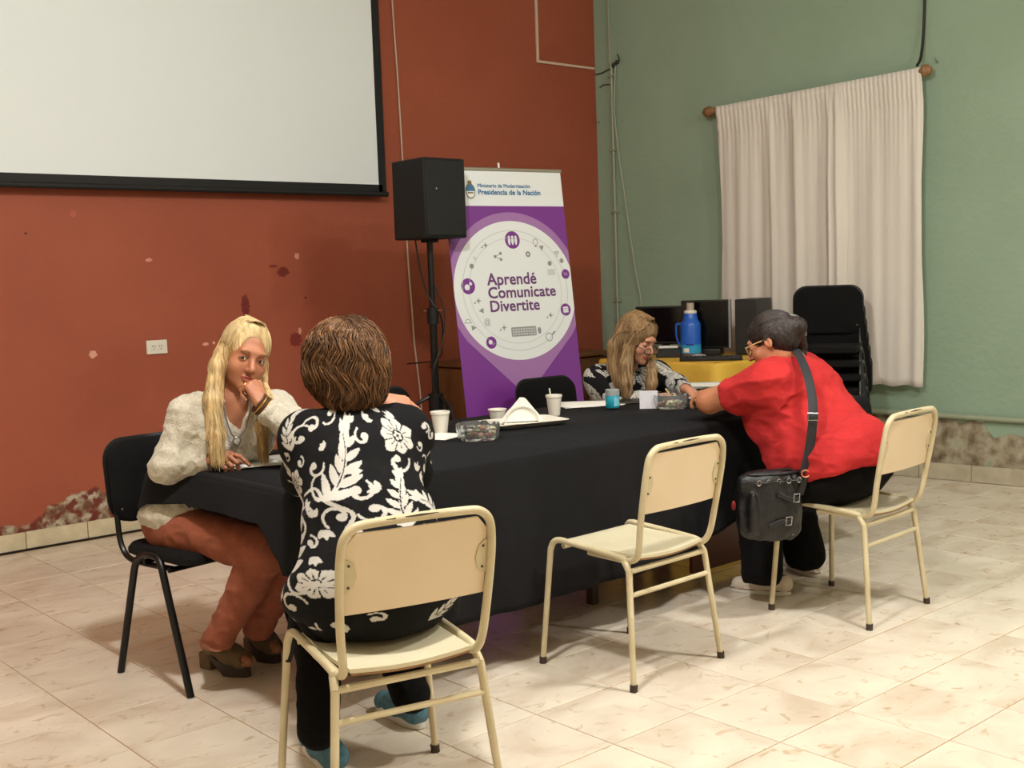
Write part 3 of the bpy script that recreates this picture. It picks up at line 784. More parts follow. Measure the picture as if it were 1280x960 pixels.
g = G(); V = [(x, y, -hh) for x, y in pts]+[(x, y, hh) for x, y in pts]; g.add(V, [(3, 2, 1, 0), (4, 5, 6, 7)]+[(k, (k+1) % 4, 4+(k+1) % 4, 4+k) for k in range(4)])
part('cabinet', g, spm, s_, bevel=.010, seg=3)
part('grille', G().box((0, -hd-.002, 0), (hw*2-.022, .010, hh*2-.03)), grl, s_, bevel=.004)
part('side_handle', G().prism(rrect(-.03, .03, -.05, .06, .02, 3), -.004, .004, lambda u, v, w_: Vector((-hw*.90-.002+w_, u*1.0, v))), mat('handle_black', (8, 8, 8), .8), s_)
part('badge', G().ell((-.07, -hd-.009, .05), (.005, .002, .006), 8, 6), silver, s_)
part('pole_socket', G().cyl((0, 0, -hh-.018), (0, 0, -hh+.01), .05, 14), spm, s_)
sv = Vector((SP.x, SP.y, 0))
g = G().tube(curve([(SP.x-.10, SP.y-.02, 1.80), (SP.x-.13, SP.y-.03, 1.72), (SP.x-.08, SP.y, 1.5), (SP.x-.03, SP.y, 1.33), (SP.x+.035, SP.y-.03, 1.20), (SP.x+.10, SP.y+.05, 1.06), (SP.x+.25, SP.y+.3, .93), (SP.x+.35, SP.y+.75, .88)]), .005, 6)
tag(part('speaker_cable', g, blk), 'black cable dropping from the loudspeaker towards the cabinet', 'cable')
g = G().tube(curve([(SP.x, SP.y-.03, 1.38), (SP.x+.05, SP.y-.05, 1.22), (SP.x+.02, SP.y-.05, 1.05), (SP.x-.05, SP.y-.05, .90), (SP.x-.045, SP.y-.04, .80), (SP.x-.02, SP.y-.04, .70)]), .005, 6)
tag(part('speaker_cable', g, blk), 'black cable looping round the lower speaker stand pole', 'cable')

# ---- roll-up banner
BU = Vector((.991, -.132, 0)); TR = Vector((-1.675, -1.313, 2.05)); TL = TR-BU*.85
BNf = Vector((-.132, -.991, 0)); BOT = TL+BNf*.25; BOT.z = .06
BV = (TL-BOT); BH = BV.length; BV.normalize(); BN = BU.cross(BV); BN = BN if BN.y < 0 else -BN
def bp(u, v, w_=0):
    bend = .006*math.sin(u*9+v*2)*max(0, (.9-v)/.9)     # slight waves low down
    return BOT+BU*u+BV*v+BN*(w_+bend)
bt = thing('roll_up_banner', 'tall purple and white roll-up banner reading Aprendé Comunicate Divertite', 'banner', (BOT.x+.42, BOT.y, 0)); boff = tuple(bt.location)
purple = mat('banner_purple', (120, 52, 140), .35); bwhite = mat('banner_white', (230, 234, 234), .35); lilac = mat('banner_lilac', (160, 114, 170), .35)
pdk = mat('banner_text_purple', (104, 56, 112), .5); gry = mat('banner_grey', (146, 146, 146), .5); lgr = mat('banner_light_grey', (204, 206, 204), .5); blu = mat('banner_blue', (58, 116, 160), .5)
def sheet(nm, u0, u1, v0, v1, w0, w1, m, par, nu=12, nv=30):
    g = G(); V = []; F = []
    for w_ in (w1, w0):
        for j in range(nv+1):
            for i in range(nu+1): V.append(bp(u0+(u1-u0)*i/nu, v0+(v1-v0)*j/nv, w_))
    n = (nu+1)*(nv+1)
    for j in range(nv):
        for i in range(nu): a = j*(nu+1)+i; F += [(a, a+1, a+nu+2, a+nu+1), (a+n, a+n+nu+1, a+n+nu+2, a+n+1)]
    for j in range(nv):
        for c in (0, nu): a = j*(nu+1)+c; F.append((a, a+nu+1, a+nu+1+n, a+n))
    for i in range(nu):
        for r in (0, nv): a = r*(nu+1)+i; F.append((a, a+1, a+1+n, a+n))
    return part(nm, g.add(V, F), m, par, off=boff)
base = sheet('printed_sheet', 0, .85, 0, BH, -.002, 0, purple, bt)
def clipflat(nm, poly, w_, m, par=base, lab=None, holes=None):
    """flat print: polygon clipped to the sheet, laid just proud of it"""
    bmx = bmesh.new()
    vs = [bmx.verts.new((u, v, 0)) for u, v in poly]; bmx.faces.new(vs)
    for co, no in (((.001, 0, 0), (-1, 0, 0)), ((.849, 0, 0), (1, 0, 0))):
        bmesh.ops.bisect_plane(bmx, geom=bmx.verts[:]+bmx.edges[:]+bmx.faces[:], plane_co=co, plane_no=no, clear_outer=True)
    big = max(p[1] for p in poly)-min(p[1] for p in poly) > .3
    if big:
        for q in np.arange(.1, .85, .08): bmesh.ops.bisect_plane(bmx, geom=bmx.verts[:]+bmx.edges[:]+bmx.faces[:], plane_co=(q, 0, 0), plane_no=(1, 0, 0))
        for q in np.arange(.1, 1.9, .1): bmesh.ops.bisect_plane(bmx, geom=bmx.verts[:]+bmx.edges[:]+bmx.faces[:], plane_co=(0, q, 0), plane_no=(0, 1, 0))
    bmesh.ops.triangulate(bmx, faces=bmx.faces[:])
    V = [bp(p.co.x, p.co.y, w_) for p in bmx.verts]; bmx.verts.index_update(); F = [tuple(x.index for x in fc.verts) for fc in bmx.faces]; bmx.free()
    if not F: return None
    g = G().add(V, F); me = bpy.data.meshes.new(nm); me.from_pydata([tuple(Vector(p)-Vector(boff)) for p in V], [], F); me.update(); me.materials.append(m)
    o = bpy.data.objects.new(nm, me); link(o, par)
    if lab: o['label'] = lab
    return o
def circ(cu, cv, r, n=48, a0=0, a1=360, sy=1): return [(cu+r*math.cos(math.radians(a0+(a1-a0)*k/n)), cv+r*sy*math.sin(math.radians(a0+(a1-a0)*k/n))) for k in range(n+(0 if a1-a0 == 360 else 1))]
SV = 1.0
CU, CV = .435, 1.283
clipflat('header_panel', [(.001, BH-.002), (.001, BH-.215), (.849, BH-.215), (.849, BH-.002)], .0012, bwhite)
tipv = .66
pin = circ(CU, CV, .475, 60, -38, 218, .99)
pin += [(CU-.075, tipv+.055), (CU-.045, tipv+.022), (CU, tipv+.008), (CU+.045, tipv+.022), (CU+.075, tipv+.055)]
clipflat('lilac_pin', pin, .0012, lilac)
clipflat('white_disc', circ(CU, CV, .435, 72, 0, 360, .96), .0022, bwhite)
def ring2(cu, cv, r, t_, w_, m, a0=0, a1=360, nm='print_ring', sy=1, n=48):
    g = G(); V = []; F = []
    for k in range(n+1):
        a = math.radians(a0+(a1-a0)*k/n)
        for rr in (r-t_/2, r+t_/2): V.append(Vector(bp(cu+rr*math.cos(a), cv+rr*sy*math.sin(a), w_))-Vector(boff))
    F = [(2*k, 2*k+1, 2*k+3, 2*k+2) for k in range(n)]
    me = bpy.data.meshes.new(nm); me.from_pydata([tuple(v) for v in V], [], F); me.materials.append(m); o = bpy.data.objects.new(nm, me); link(o, base); return o
ring2(CU, CV, .375, .005, .003, lgr, sy=.96); ring2(CU, CV, .330, .004, .003, lgr, sy=.96)
def btext(s, u, v, width, cap, m, bold=0.0, rot=0.0):
    vv, ff = text_geo(s, width, cap); V = []
    F = list(ff); n = len(vv); offs = [(0, 0)] if not bold else [(0, 0), (bold, 0), (0, bold), (bold, bold), (bold/2, bold/2)]
    Fa = []
    for q, (du, dv) in enumerate(offs):
        V += [tuple(Vector(bp(u+x+du, v+y+dv+rot*x, .0034+.00004*q))-Vector(boff)) for x, y in vv]; Fa += [tuple(i+q*n for i in f_) for f_ in ff]
    me = bpy.data.meshes.new('lettering'); me.from_pydata(V, [], Fa); me.materials.append(m); o = bpy.data.objects.new('lettering', me); link(o, base); return o
btext('Aprendé', .232, 1.318, .350, .070, pdk, .0035); btext('Comunicate', .232, 1.240, .485, .066, pdk, .0035); btext('Divertite', .237, 1.160, .350, .066, pdk, .0035)
btext('Ministerio de Modernización', .235, BH-.105, .375, .022, blu, .0012); btext('Presidencia de la Nación', .235, BH-.148, .445, .030, blu, .0022)
# coat of arms
eu, ev = .182, BH-.128
clipflat('emblem', circ(eu, ev, .034, 28, 0, 360, 1.35), .003, mat('emblem_gold', (120, 104, 60), .5)); clipflat('emblem_blue', circ(eu, ev, .029, 20, 0, 180, 1.35), .0036, blu)
clipflat('emblem_white', circ(eu, ev, .029, 20, 180, 360, 1.35), .0036, bwhite); clipflat('emblem_sun', circ(eu, ev+.050, .014, 14), .0036, mat('emblem_gold', (120, 104, 60), .5)); clipflat('emblem_hands', [(eu-.02, ev-.006), (eu-.02, ev-.014), (eu+.02, ev-.014), (eu+.02, ev-.006)], .004, mat('emblem_gold', (120, 104, 60), .5))
def pxuv(x, y):
    v = BH-(y-214)/205.0; u = (x-(566+(y-315)*.1))/168.0+.004; return u, v
def disc(x, y, r, m, w_=.003, nm='icon_disc'): u, v = pxuv(x, y); return clipflat(nm, circ(u, v, r, 24), w_, m), u, v
for x, y, r in ((638, 300, .053), (586, 355, .047), (704, 344, .030), (704, 389, .038), (613, 424, .036)): disc(x, y, r, purple)
_, u, v = disc(638, 300, .001, purple)
for du in (-.024, 0, .024):
    clipflat('icon_person', circ(u+du, v+.018, .008, 12), .0038, bwhite); clipflat('icon_person', [(u+du-.009, v+.008), (u+du-.009, v-.012), (u+du-.004, v-.030), (u+du+.004, v-.030), (u+du+.009, v-.012), (u+du+.009, v+.008)], .0038, bwhite)
u, v = pxuv(586, 355); clipflat('icon_shape', circ(u-.008, v-.006, .018, 12), .0038, bwhite); clipflat('icon_shape', circ(u+.018, v+.014, .010, 12), .0038, bwhite)
u, v = pxuv(704, 344); clipflat('icon_shape', rrect(u-.014, u+.014, v-.009, v+.009, .003, 2), .0038, lilac)
u, v = pxuv(704, 389); clipflat('icon_shape', rrect(u-.020, u+.020, v-.018, v+.018, .004, 2), .0038, bwhite)
for a in (-.006, .006): clipflat('icon_line', [(u-.018, v+a), (u-.018, v+a+.002), (u+.018, v+a+.002), (u+.018, v+a)], .0042, purple)
u, v = pxuv(613, 424); clipflat('icon_shape', circ(u-.006, v+.003, .014, 12), .0038, bwhite); clipflat('icon_shape', circ(u+.012, v-.008, .010, 12), .0038, lilac)
for x, y, r in ((590, 331, .015), (684, 330, .015), (699, 327, .015)): disc(x, y, r, gry)
u, v = pxuv(657, 318); ring2(u, v, .012, .012, .003, gry)
for x, y in ((606, 306), (598, 373), (685, 395), (628, 407)):
    u, v = pxuv(x, y); k = .020
    clipflat('icon_star', [(u, v+k), (u-.005, v+.005), (u-k, v), (u-.005, v-.005), (u, v-k), (u+.005, v-.005), (u+k, v), (u+.005, v+.005)], .003, gry)
    clipflat('icon_star', circ(u-.026, v-.012, .006, 8), .003, gry)
for x, y, tri in ((674, 311, ((-1, 1), (1, 1), (0, -1))), (601, 385, ((1, 1), (1, -1), (-1, 0))), (593, 405, ((-1, 1), (-1, -1), (1, 0)))):
    u, v = pxuv(x, y); clipflat('icon_triangle', [(u+a*.017, v+b_*.017) for a, b_ in tri], .003, gry)
u, v = pxuv(621, 320)
for a, b_ in ((-.022, 0), (.018, .018), (.018, -.018)): clipflat('icon_share', circ(u+a, v+b_, .010, 12), .003, gry)
for b_ in (.018, -.018): clipflat('icon_share', [(u-.022, v+.002), (u-.022, v-.002), (u+.018, v+b_-.002), (u+.018, v+b_+.002)], .003, gry)
u, v = pxuv(652, 413); clipflat('icon_keyboard', rrect(u-.090, u+.090, v-.028, v+.028, .006, 2), .003, gry)
for r in range(3):
    for k in range(9): clipflat('icon_key', [(u-.082+k*.019, v-.020+r*.015), (u-.069+k*.019, v-.020+r*.015), (u-.069+k*.019, v-.011+r*.015), (u-.082+k*.019, v-.011+r*.015)], .0036, lgr)
u, v = pxuv(671, 413); clipflat('icon_mouse', circ(u, v, .013, 16, 0, 360, 1.6), .003, gry)
u, v = pxuv(683, 422); ring2(u, v, .024, .005, .003, gry); clipflat('icon_handle', [(u+.018, v+.012), (u+.022, v+.008), (u+.048, v+.030), (u+.044, v+.036)], .003, pdk)
u, v = pxuv(666, 303); ring2(u, v, .016, .004, .003, gry, -60, 240, sy=1.2); clipflat('icon_bulb', rrect(u-.007, u+.007, v-.030, v-.018, .002, 2), .003, gry)
u, v = pxuv(693, 321)
for r in (.010, .019, .028): ring2(u, v, r, .004, .003, gry, 45, 135, n=12)
clipflat('icon_dot', circ(u, v, .004, 8), .003, gry)
u, v = pxuv(594, 322); clipflat('icon_cursor', [(u-.012, v+.018), (u-.010, v-.010), (u-.002, v-.004), (u+.004, v-.016), (u+.010, v-.013), (u+.004, v-.002), (u+.014, v)], .003, lgr)
u, v = pxuv(586, 398); ring2(u, v, .018, .004, .003, gry, 0, 180); clipflat('icon_cloud', [(u-.026, v-.002), (u-.026, v-.006), (u+.026, v-.006), (u+.026, v-.002)], .003, gry)
u, v = pxuv(686, 341); clipflat('icon_card', rrect(u-.028, u+.028, v-.018, v+.018, .002, 2), .003, lgr)
u, v = pxuv(605, 402); btext('@', u, v, .042, .034, gry)
alu = mat('aluminium', (176, 172, 158), .4, .7)
part('top_rail', G().tube([bp(-.004, BH+.004), bp(.854, BH+.004)], .011, 10), alu, bt, off=boff)
part('hanger_tab', G().cyl(bp(.40, BH+.01), bp(.40, BH+.045), .006, 8), bwhite, bt, off=boff)
part('rear_pole', G().tube([bp(.42, BH, -.02), Vector((BOT.x+.42, BOT.y+.10, .06))], .009, 8), alu, bt, off=boff)
part('base_box', G().box((BOT.x+.42, BOT.y-.04, .04), (.90, .12, .08), Matrix.Rotation(math.radians(-7.6), 3, 'Z')), alu, bt, off=boff, bevel=.012)

# ---- yellow table with computer gear and thermos (beside the green wall)
YT = .83
ylw = mat('yellow_cloth', (226, 184, 72), .7, c2=(214, 168, 58), nscale=5, bump=.1, bscale=40)
t = table('table under the yellow cloth beside the green wall', -.98, -.12, -1.95, -.95, YT-.004)
# cloth outline
def cloth(name, poly, zt, hemz_, m, lab, off, wav=.012):
    out = []; mm = len(poly)
    for i in range(mm):
        a = Vector(poly[i]); b_ = Vector(poly[(i+1) % mm]); k_ = max(3, int((b_-a).length/.025)); out += [a.lerp(b_, k/k_) for k in range(k_)]
    for _ in range(3): out = [(out[i-1]+out[i]*2+out[(i+1) % len(out)])/4 for i in range(len(out))]
    n = len(out); nor = [Vector(((out[(i+1) % n]-out[i-1]).y, -(out[(i+1) % n]-out[i-1]).x)).normalized() for i in range(n)]
    V = []; F = []
    for d, z in ((-.06, zt+.001), (-.008, zt), (.0, zt-.006), (.004, zt-.016)): V += [((out[i]+nor[i]*d).x, (out[i]+nor[i]*d).y, z) for i in range(n)]
    for j in range(1, 13):
        tt = j/12
        for i in range(n):
            s = i*.025; d = .006+tt*(.02+wav*math.sin(s*17+.7*math.sin(s*5))+wav*.5*math.sin(s*39)); p = out[i]+nor[i]*d; V.append((p.x, p.y, zt-.016+(hemz_-zt)*tt))
    for q in range(15):
        for i in range(n): i2 = (i+1) % n; F.append((q*n+i, q*n+i2, (q+1)*n+i2, (q+1)*n+i))
    F.append(tuple(range(n-1, -1, -1)))
    o = part(name, G().add(V, F), m, off=off, solid=.002, ang=60); o.location = off; tag(o, lab, 'tablecloth'); return o
cloth('tablecloth', [(-1.01, -1.97), (-.10, -1.97), (-.10, -.93), (-1.01, -.93)], YT, .30, ylw, 'yellow cloth over the table beside the green wall', (-.55, -1.45, YT))
scr = mat('monitor_black', (14, 14, 15), .4); scr2 = mat('tower_black', (17, 17, 18), .5)
def onyt(x, y): return (x, y, YT+.003)
tp = (-0.6118, -1.4352, 0.8330)
t = thing('thermos_flask', 'blue thermos flask with side handle standing on the yellow cloth', 'thermos', (tp[0], tp[1], YT+.003))
tb = mat('thermos_blue', (28, 92, 190), .3); brn = mat('thermos_base_brown', (96, 74, 52), .5)
part('base', G().lathe([(.0, 0), (.070, 0), (.074, .006), (.072, .026), (.0, .026)]), brn, t)
part('body', G().lathe([(.0, .022), (.069, .022), (.069, .215), (.064, .235), (.050, .252), (.044, .285), (.041, .300), (.0, .300)], n=32), tb, t)
part('collar', G().lathe([(.0, .296), (.043, .296), (.044, .308), (.036, .316), (.0, .316)]), mat('white_plastic', (226, 220, 205), .35), t)
part('cup_lid', G().lathe([(.0, .314), (.026, .314), (.026, .362), (.022, .366), (.0, .366)]), mat('lid_grey', (176, 160, 150), .45), t)
ax_ = Vector((-.752, .659, 0))
part('handle', G().tube(curve([ax_*.064+Vector((0, 0, .085)), ax_*.085+Vector((0, 0, .10)), ax_*.098+Vector((0, 0, .15)), ax_*.098+Vector((0, 0, .215)), ax_*.09+Vector((0, 0, .226)), ax_*.062+Vector((0, 0, .226))], 5), .006, 8), tb, t)
# wrap-around label on the side facing the room
def wrap(a0, a1, z0, z1, m, nm, r=.0698):
    g = G(); n = 12; V = []; F = []
    for k in range(n+1):
        a = a0+(a1-a0)*k/n; V += [(r*math.cos(a), r*math.sin(a), z0), (r*math.cos(a), r*math.sin(a), z1)]
    part(nm, g.add(V, [(2*k, 2*k+2, 2*k+3, 2*k+1) for k in range(n)]), m, t)
ca = math.atan2(-.75, -.65)
wrap(ca-1.2, ca+1.3, .028, .085, mat('thermos_label_teal', (44, 150, 200), .4), 'label_band'); wrap(ca-.95, ca-.35, .034, .062, mat('white_plastic', (226, 220, 205), .35), 'label_patch', .0703); wrap(ca-.6, ca+.1, .080, .090, mat('thermos_label_navy', (22, 40, 120), .4), 'label_line', .0703)
def gear(nm, lab, cat, c, d, rz, m, z0, tilt=0):
    t = thing(nm, lab, cat, (c[0], c[1], z0), rz); return t
mc = (-0.8021, -1.3440, 0.8330)
t = gear('monitor', 'black flat computer monitor left of the blue thermos', 'monitor', (mc[0]+.35, mc[1]+.28), 0, math.radians(-63), scr, YT+.003)
part('screen_panel', G().box((0, 0, .205), (.42, .03, .27)), scr, t, bevel=.006); part('display', G().box((0, -.0155, .208), (.39, .002, .24)), mat('display_black', (6, 6, 8), .12), t)
part('neck', G().box((0, .02, .05), (.06, .03, .08)), scr, t, bevel=.004); part('base', G().lathe([(0, 0), (.11, 0), (.11, .008), (.0, .012)], c=(0, .02, 0)), scr, t)
t = gear('monitor', 'large black computer monitor directly behind the blue thermos', 'monitor', (-.46, -1.44), 0, math.radians(-62), scr, YT+.003)
part('screen_panel', G().box((0, 0, .215), (.33, .035, .33)), scr, t, bevel=.006); part('display', G().box((0, -.0185, .215), (.31, .002, .31)), mat('display_black', (6, 6, 8), .12), t)
part('silver_edge', G().box((.170, -.005, .215), (.016, .04, .33)), mat('silver_trim', (140, 140, 142), .4, .5), t, bevel=.002); part('base', G().box((0, .02, .025), (.22, .14, .05)), scr, t, bevel=.01)
t = gear('computer_tower', 'black computer tower right of the large monitor', 'computer', (-.25, -1.655), 0, math.radians(-68), scr2, YT+.003)
part('case', G().box((0, .10, .19), (.16, .36, .375)), scr2, t, bevel=.005); part('front_panel', G().box((0, -.085, .19), (.155, .012, .37)), mat('panel_black', (28, 28, 30), .35), t, bevel=.004)
kc = (-0.5972, -1.7043, 0.8500)
t = gear('keyboard', 'black keyboard on the yellow cloth right of the thermos', 'keyboard', (-.80, -1.76), 0, math.radians(-52), scr, YT+.003)
part('case', G().box((0, 0, .012), (.40, .13, .022)), scr, t, bevel=.004)
kg = G()
for r in range(5):
    for k in range(15): kg.box((-.182+k*.026, -.046+r*.023, .025), (.021, .018, .006))
o = part('key_field', kg, mat('key_black', (24, 24, 26), .5), t); o['kind'] = 'stuff'
t = thing('computer_mouse', 'silver computer mouse lying by the keyboard beside the thermos', 'mouse', (-.72, -1.62, YT+.004), math.radians(-50)); t.location = (-.735, -1.605, YT+.004)
part('shell', G().ell((0, 0, .012), (.055, .03, .020), 16, 10), mat('mouse_silver', (190, 190, 188), .3, .4), t); part('button_line', G().box((-.03, 0, .027), (.035, .002, .004)), scr, t)
t = gear('black_box', 'low black box left of the thermos on the yellow cloth', 'box', (mc[0]+.12, mc[1]+.05), 0, math.radians(-50), scr, YT+.003)
part('case', G().box((0, 0, .028), (.17, .13, .055)), scr2, t, bevel=.006); part('lid', G().box((0, 0, .058), (.172, .132, .006)), scr, t, bevel=.002)
pp = mat('paper_white', (236, 234, 226), .8)
t = thing('paper_pack', 'small white pack lying on the black box left of the thermos', 'paper', (mc[0]+.12, mc[1]+.05, YT+.0645), math.radians(-50))
part('sheet', G().box((0, 0, .008), (.13, .07, .014)), pp, t, bevel=.002)

# ================================================================ THINGS ON THE BLACK CLOTH
ZC = .7655
foam = mat('foam_white', (224, 218, 204), .6, bump=.08, bscale=300)
def cup(p, lab, h=.088, r=.038, straw=False):
    t = thing('foam_cup', lab, 'cup', (p[0], p[1], ZC), 0, 'white foam cups')
    part('cup_wall', G().lathe([(.0, 0), (r*.68, 0), (r*.93, h*.86), (r, h*.88), (r*1.02, h*.98), (r, h), (r*.94, h*.985), (r*.88, h*.86), (r*.64, .006), (0, .006)], n=28), foam, t)
    part('drink', G().lathe([(0, h*.72), (r*.84, h*.72)], n=24), mat('coffee', (70, 44, 28), .2), t)
    if straw: part('stirrer', G().cyl((.0, .01, .02), (-.008, .020, h+.030), .0035, 8), foam, t)
    return t
def xy(p): return p
cup((-3.7457, -2.7020, 0.7660), 'white foam cup right of the woman in the floral blouse', .092, .041)
cup((-3.0495, -2.6617, 0.7660), 'white foam cup with a white stirrer left of the papers', .096, .038, True)
cup((-3.3383, -2.5942, 0.7660), 'small white foam cup half hidden behind the napkins', .055, .042)
# glass bowls with sweets
glass = mat('cut_glass', (226, 230, 230), .04, trans=.92, spec=.6)
sw = [mat('sweet_%s' % n, c, .35) for n, c in (('cream', (214, 200, 160)), ('caramel', (150, 92, 52)), ('dark', (60, 44, 36)), ('green', (120, 130, 80)), ('pink', (190, 120, 104)), ('silver_foil', (176, 172, 160)))]
def bowl(p, lab, r, h, sl, seed):
    t = thing('glass_bowl', lab, 'bowl', (p[0], p[1], ZC), 0, 'glass bowls of sweets')
    n = 48; V = []; F = []
    prof = [(.0, .004, 0), (r*.80, .004, 0), (r*.86, .0, 0), (r*.93, .010, .5), (r, h*.75, 1), (r*1.0, h, .3), (r*.955, h, .3), (r*.93, h*.7, .2), (r*.82, .012, 0), (0, .010, 0)]
    for q, (rr, z, am) in enumerate(prof):
        for k in range(n): a = 6.2832*k/n; rr2 = rr*(1+.022*am*(1 if k % 4 < 2 else -1)); V.append((rr2*math.cos(a), rr2*math.sin(a), z))
    for q in range(len(prof)-1):
        for k in range(n): k2 = (k+1) % n; F.append((q*n+k, q*n+k2, (q+1)*n+k2, (q+1)*n+k))
    part('glass_wall', G().add(V, F), glass, t, ang=25)
    rs = random.Random(seed); k = 0; put = []
    for _ in range(600):
        if k >= 26: break
        a = rs.uniform(0, 6.28); rr = r*.74*math.sqrt(rs.random()); x, y = rr*math.cos(a), rr*math.sin(a); lv = 0 if k < 14 else 1; z = .022+.020*lv
        if all((x-q[0])**2+(y-q[1])**2 > .028**2 or q[2] != lv for q in put):
            put.append((x, y, lv)); c = thing('wrapped_sweet', sl, 'sweet', (p[0]+x, p[1]+y, ZC+z), rs.uniform(0, 3.1), 'sweets in the '+('left' if seed == 1 else 'right')+' glass bowl'); m_ = sw[rs.randrange(6)]
            part('sweet', G().ell((0, 0, 0), (.013, .009, .008), 10, 7), m_, c)
            for s in (-1, 1): part('wrapper_end', G().add([(s*.012, 0, 0), (s*.021, .007, .003), (s*.021, 0, -.004), (s*.021, -.007, .003)], [(0, 1, 2), (0, 2, 3), (0, 3, 1), (1, 3, 2)]), m_, c)
            k += 1
bowl((-3.7779, -2.9899, 0.7660), 'round cut-glass bowl of sweets nearest the floral blouse', .088, .066, 'wrapped sweet in the glass bowl beside the napkin tray', 1)
bowl((-2.5447, -2.9339, 0.7660), 'round cut-glass bowl of sweets before the woman with glasses', .083, .066, 'wrapped sweet in the glass bowl before the woman with glasses', 2)
# tray with napkins
tc = (-3.3724, -2.7955, 0.7660)
t = thing('foam_tray', 'white foam tray carrying the napkins', 'tray', (tc[0], tc[1], ZC), math.radians(-14))
def tray_ring(a, b_, z): return [(x, y, z) for x, y in rrect(-a, a, -b_, b_, .035, 4)]
rs_ = [tray_ring(.150, .095, .0), tray_ring(.178, .120, .020), tray_ring(.184, .126, .021), tray_ring(.172, .114, .017), tray_ring(.146, .092, .005)]
n = len(rs_[0]); V = sum(rs_, []); F = [(q*n+i, q*n+(i+1) % n, (q+1)*n+(i+1) % n, (q+1)*n+i) for q in range(4) for i in range(n)]+[tuple(range(n-1, -1, -1)), tuple(range(4*n, 5*n))]
part('tray_shell', G().add(V, F), foam, t)
nap = mat('napkin_white', (240, 238, 228), .9, bump=.05, bscale=120)
nh = thing('napkin_holder', 'white plastic napkin holder with round sides standing in the foam tray', 'napkin holder', (tc[0], tc[1], ZC+.006), math.radians(-33))
for yy in (-.022, .022):
    arc = [(.075*math.cos(math.radians(a)), yy, .003+.075*math.sin(math.radians(a))) for a in range(0, 181, 12)]
    part('side_hoop', G().tube(arc, .003, 8), foam, nh)
part('foot', G().box((0, 0, .003), (.16, .05, .006)), foam, nh, bevel=.002)
for k, (yy, ss, rr) in enumerate(((-.011, .098, .03), (-.004, .104, -.04), (.004, .100, .07), (.011, .094, -.02))):
    c, s = math.cos(math.pi/4+rr), math.sin(math.pi/4+rr)
    q = thing('paper_napkin', ['frontmost', 'second', 'third', 'rearmost'][k]+' folded white napkin standing on its corner in the holder', 'napkin', (nh.location.x, nh.location.y, ZC+.012), math.radians(-33), 'napkins in the holder')
    pts = [(0, 0), (ss, ss*.86), (0, ss*1.42), (-ss, ss*.86)]
    pts = [(-.098, .004), (.100, .004), (.014+rr*.1, .098+ss*.06), (.0+rr*.1, .104+ss*.05)]
    part('folded_sheet', G().prism(pts, yy-.0022, yy+.0022), nap, q, bevel=.001)
    part('fold', G().prism([(pts[0][0]+.01, .006), (pts[1][0]-.02, .006), (.01, .085)], yy-.0040, yy-.0026), nap, q)
# papers
def papers(c, lab, w_, h_, rz, n, seed, zt=ZC, curl=.004, nm='paper_stack'):
    rs = random.Random(seed); t = thing(nm, lab, 'paper', (c[0], c[1], zt), rz)
    for k in range(n):
        a = rs.uniform(-.24, .24)*(k > 0); ox, oy = rs.uniform(-.01, .01)*(k > 0), rs.uniform(-.01, .01)*(k > 0); g = G(); V = []; F = []
        for j in range(7):
            for i in range(7):
                x, y = (i/6-.5)*w_, (j/6-.5)*h_; z = .0012+k*.0016+curl*max(0, i/6-.6)**2*6*(k == n-1)
                V.append((x*math.cos(a)-y*math.sin(a)+ox, x*math.sin(a)+y*math.cos(a)+oy, z))
        F = [(j*7+i, j*7+i+1, j*7+i+8, j*7+i+7) for j in range(6) for i in range(6)]
        part('sheet', g.add(V, F), pp, t, solid=.0008)
    return t
papers((-4.6271, -2.7831, 0.7660), 'white sheets under the blonde woman\'s pointing hand', .30, .24, math.radians(-20), 3, 1)
papers((-3.8233, -2.8023, 0.7660), 'white napkin sheet under the foam cup', .17, .15, math.radians(20), 1, 2)
papers((-2.6546, -2.4920, 0.7660), 'fanned white sheets with the blue jar on them', .21, .297, math.radians(62), 3, 3)
papers((-2.1314, -2.7305, 0.7660), 'small white note beside the glass bowl and the red shirt woman\'s arm', .10, .08, math.radians(20), 1, 4)
papers((-1.6408, -2.4358, 0.7760), 'white paper pile at the far right end of the black cloth', .21, .297, math.radians(40), 9, 5)
t = thing('folder', 'dark tablet lying behind the blue jar', 'folder', (*(-2.4688, -2.5946, 0.7660)[:2], ZC), math.radians(-25)); part('cover', G().box((0, 0, .006), (.20, .14, .010)), scr, t, bevel=.002); part('trim', G().box((0, -.0705, .006), (.19, .001, .006)), silver, t)
jp = (-2.7168, -2.7164, 0.7660)
t = thing('blue_jar', 'small turquoise jar with a grey lid on the white sheets', 'jar', (jp[0], jp[1], ZC+.006), .2)
part('jar_body', G().lathe([(0, 0), (.031, 0), (.034, .004), (.034, .058), (.031, .062), (0, .062)]), mat('jar_turquoise', (34, 150, 172), .25), t); part('lid', G().lathe([(0, .060), (.034, .060), (.034, .086), (.031, .089), (0, .089)]), mat('lid_grey2', (150, 158, 156), .4), t)
g = G(); V = []
for k in range(9): a = ca-.1+1.0*k/8; V += [(.0345*math.cos(a), .0345*math.sin(a), .010), (.0345*math.cos(a), .0345*math.sin(a), .052)]
part('label', g.add(V, [(2*k, 2*k+2, 2*k+3, 2*k+1) for k in range(8)]), mat('jar_label', (120, 190, 205), .5), t)
cpz = (-2.6256, -2.8647, 0.7660)
t = thing('white_card', 'white folded card standing upright before the glass bowl', 'card', (cpz[0], cpz[1], ZC), math.radians(-50)); 
part('front_panel', G().box((0, 0, .044), (.085, .002, .086), Matrix.Rotation(-.12, 3, 'X')), mat('card_white', (206, 204, 210), .7), t); part('rear_panel', G().box((0, .030, .042), (.085, .002, .086), Matrix.Rotation(.25, 3, 'X')), mat('card_white', (206, 204, 210), .7), t)

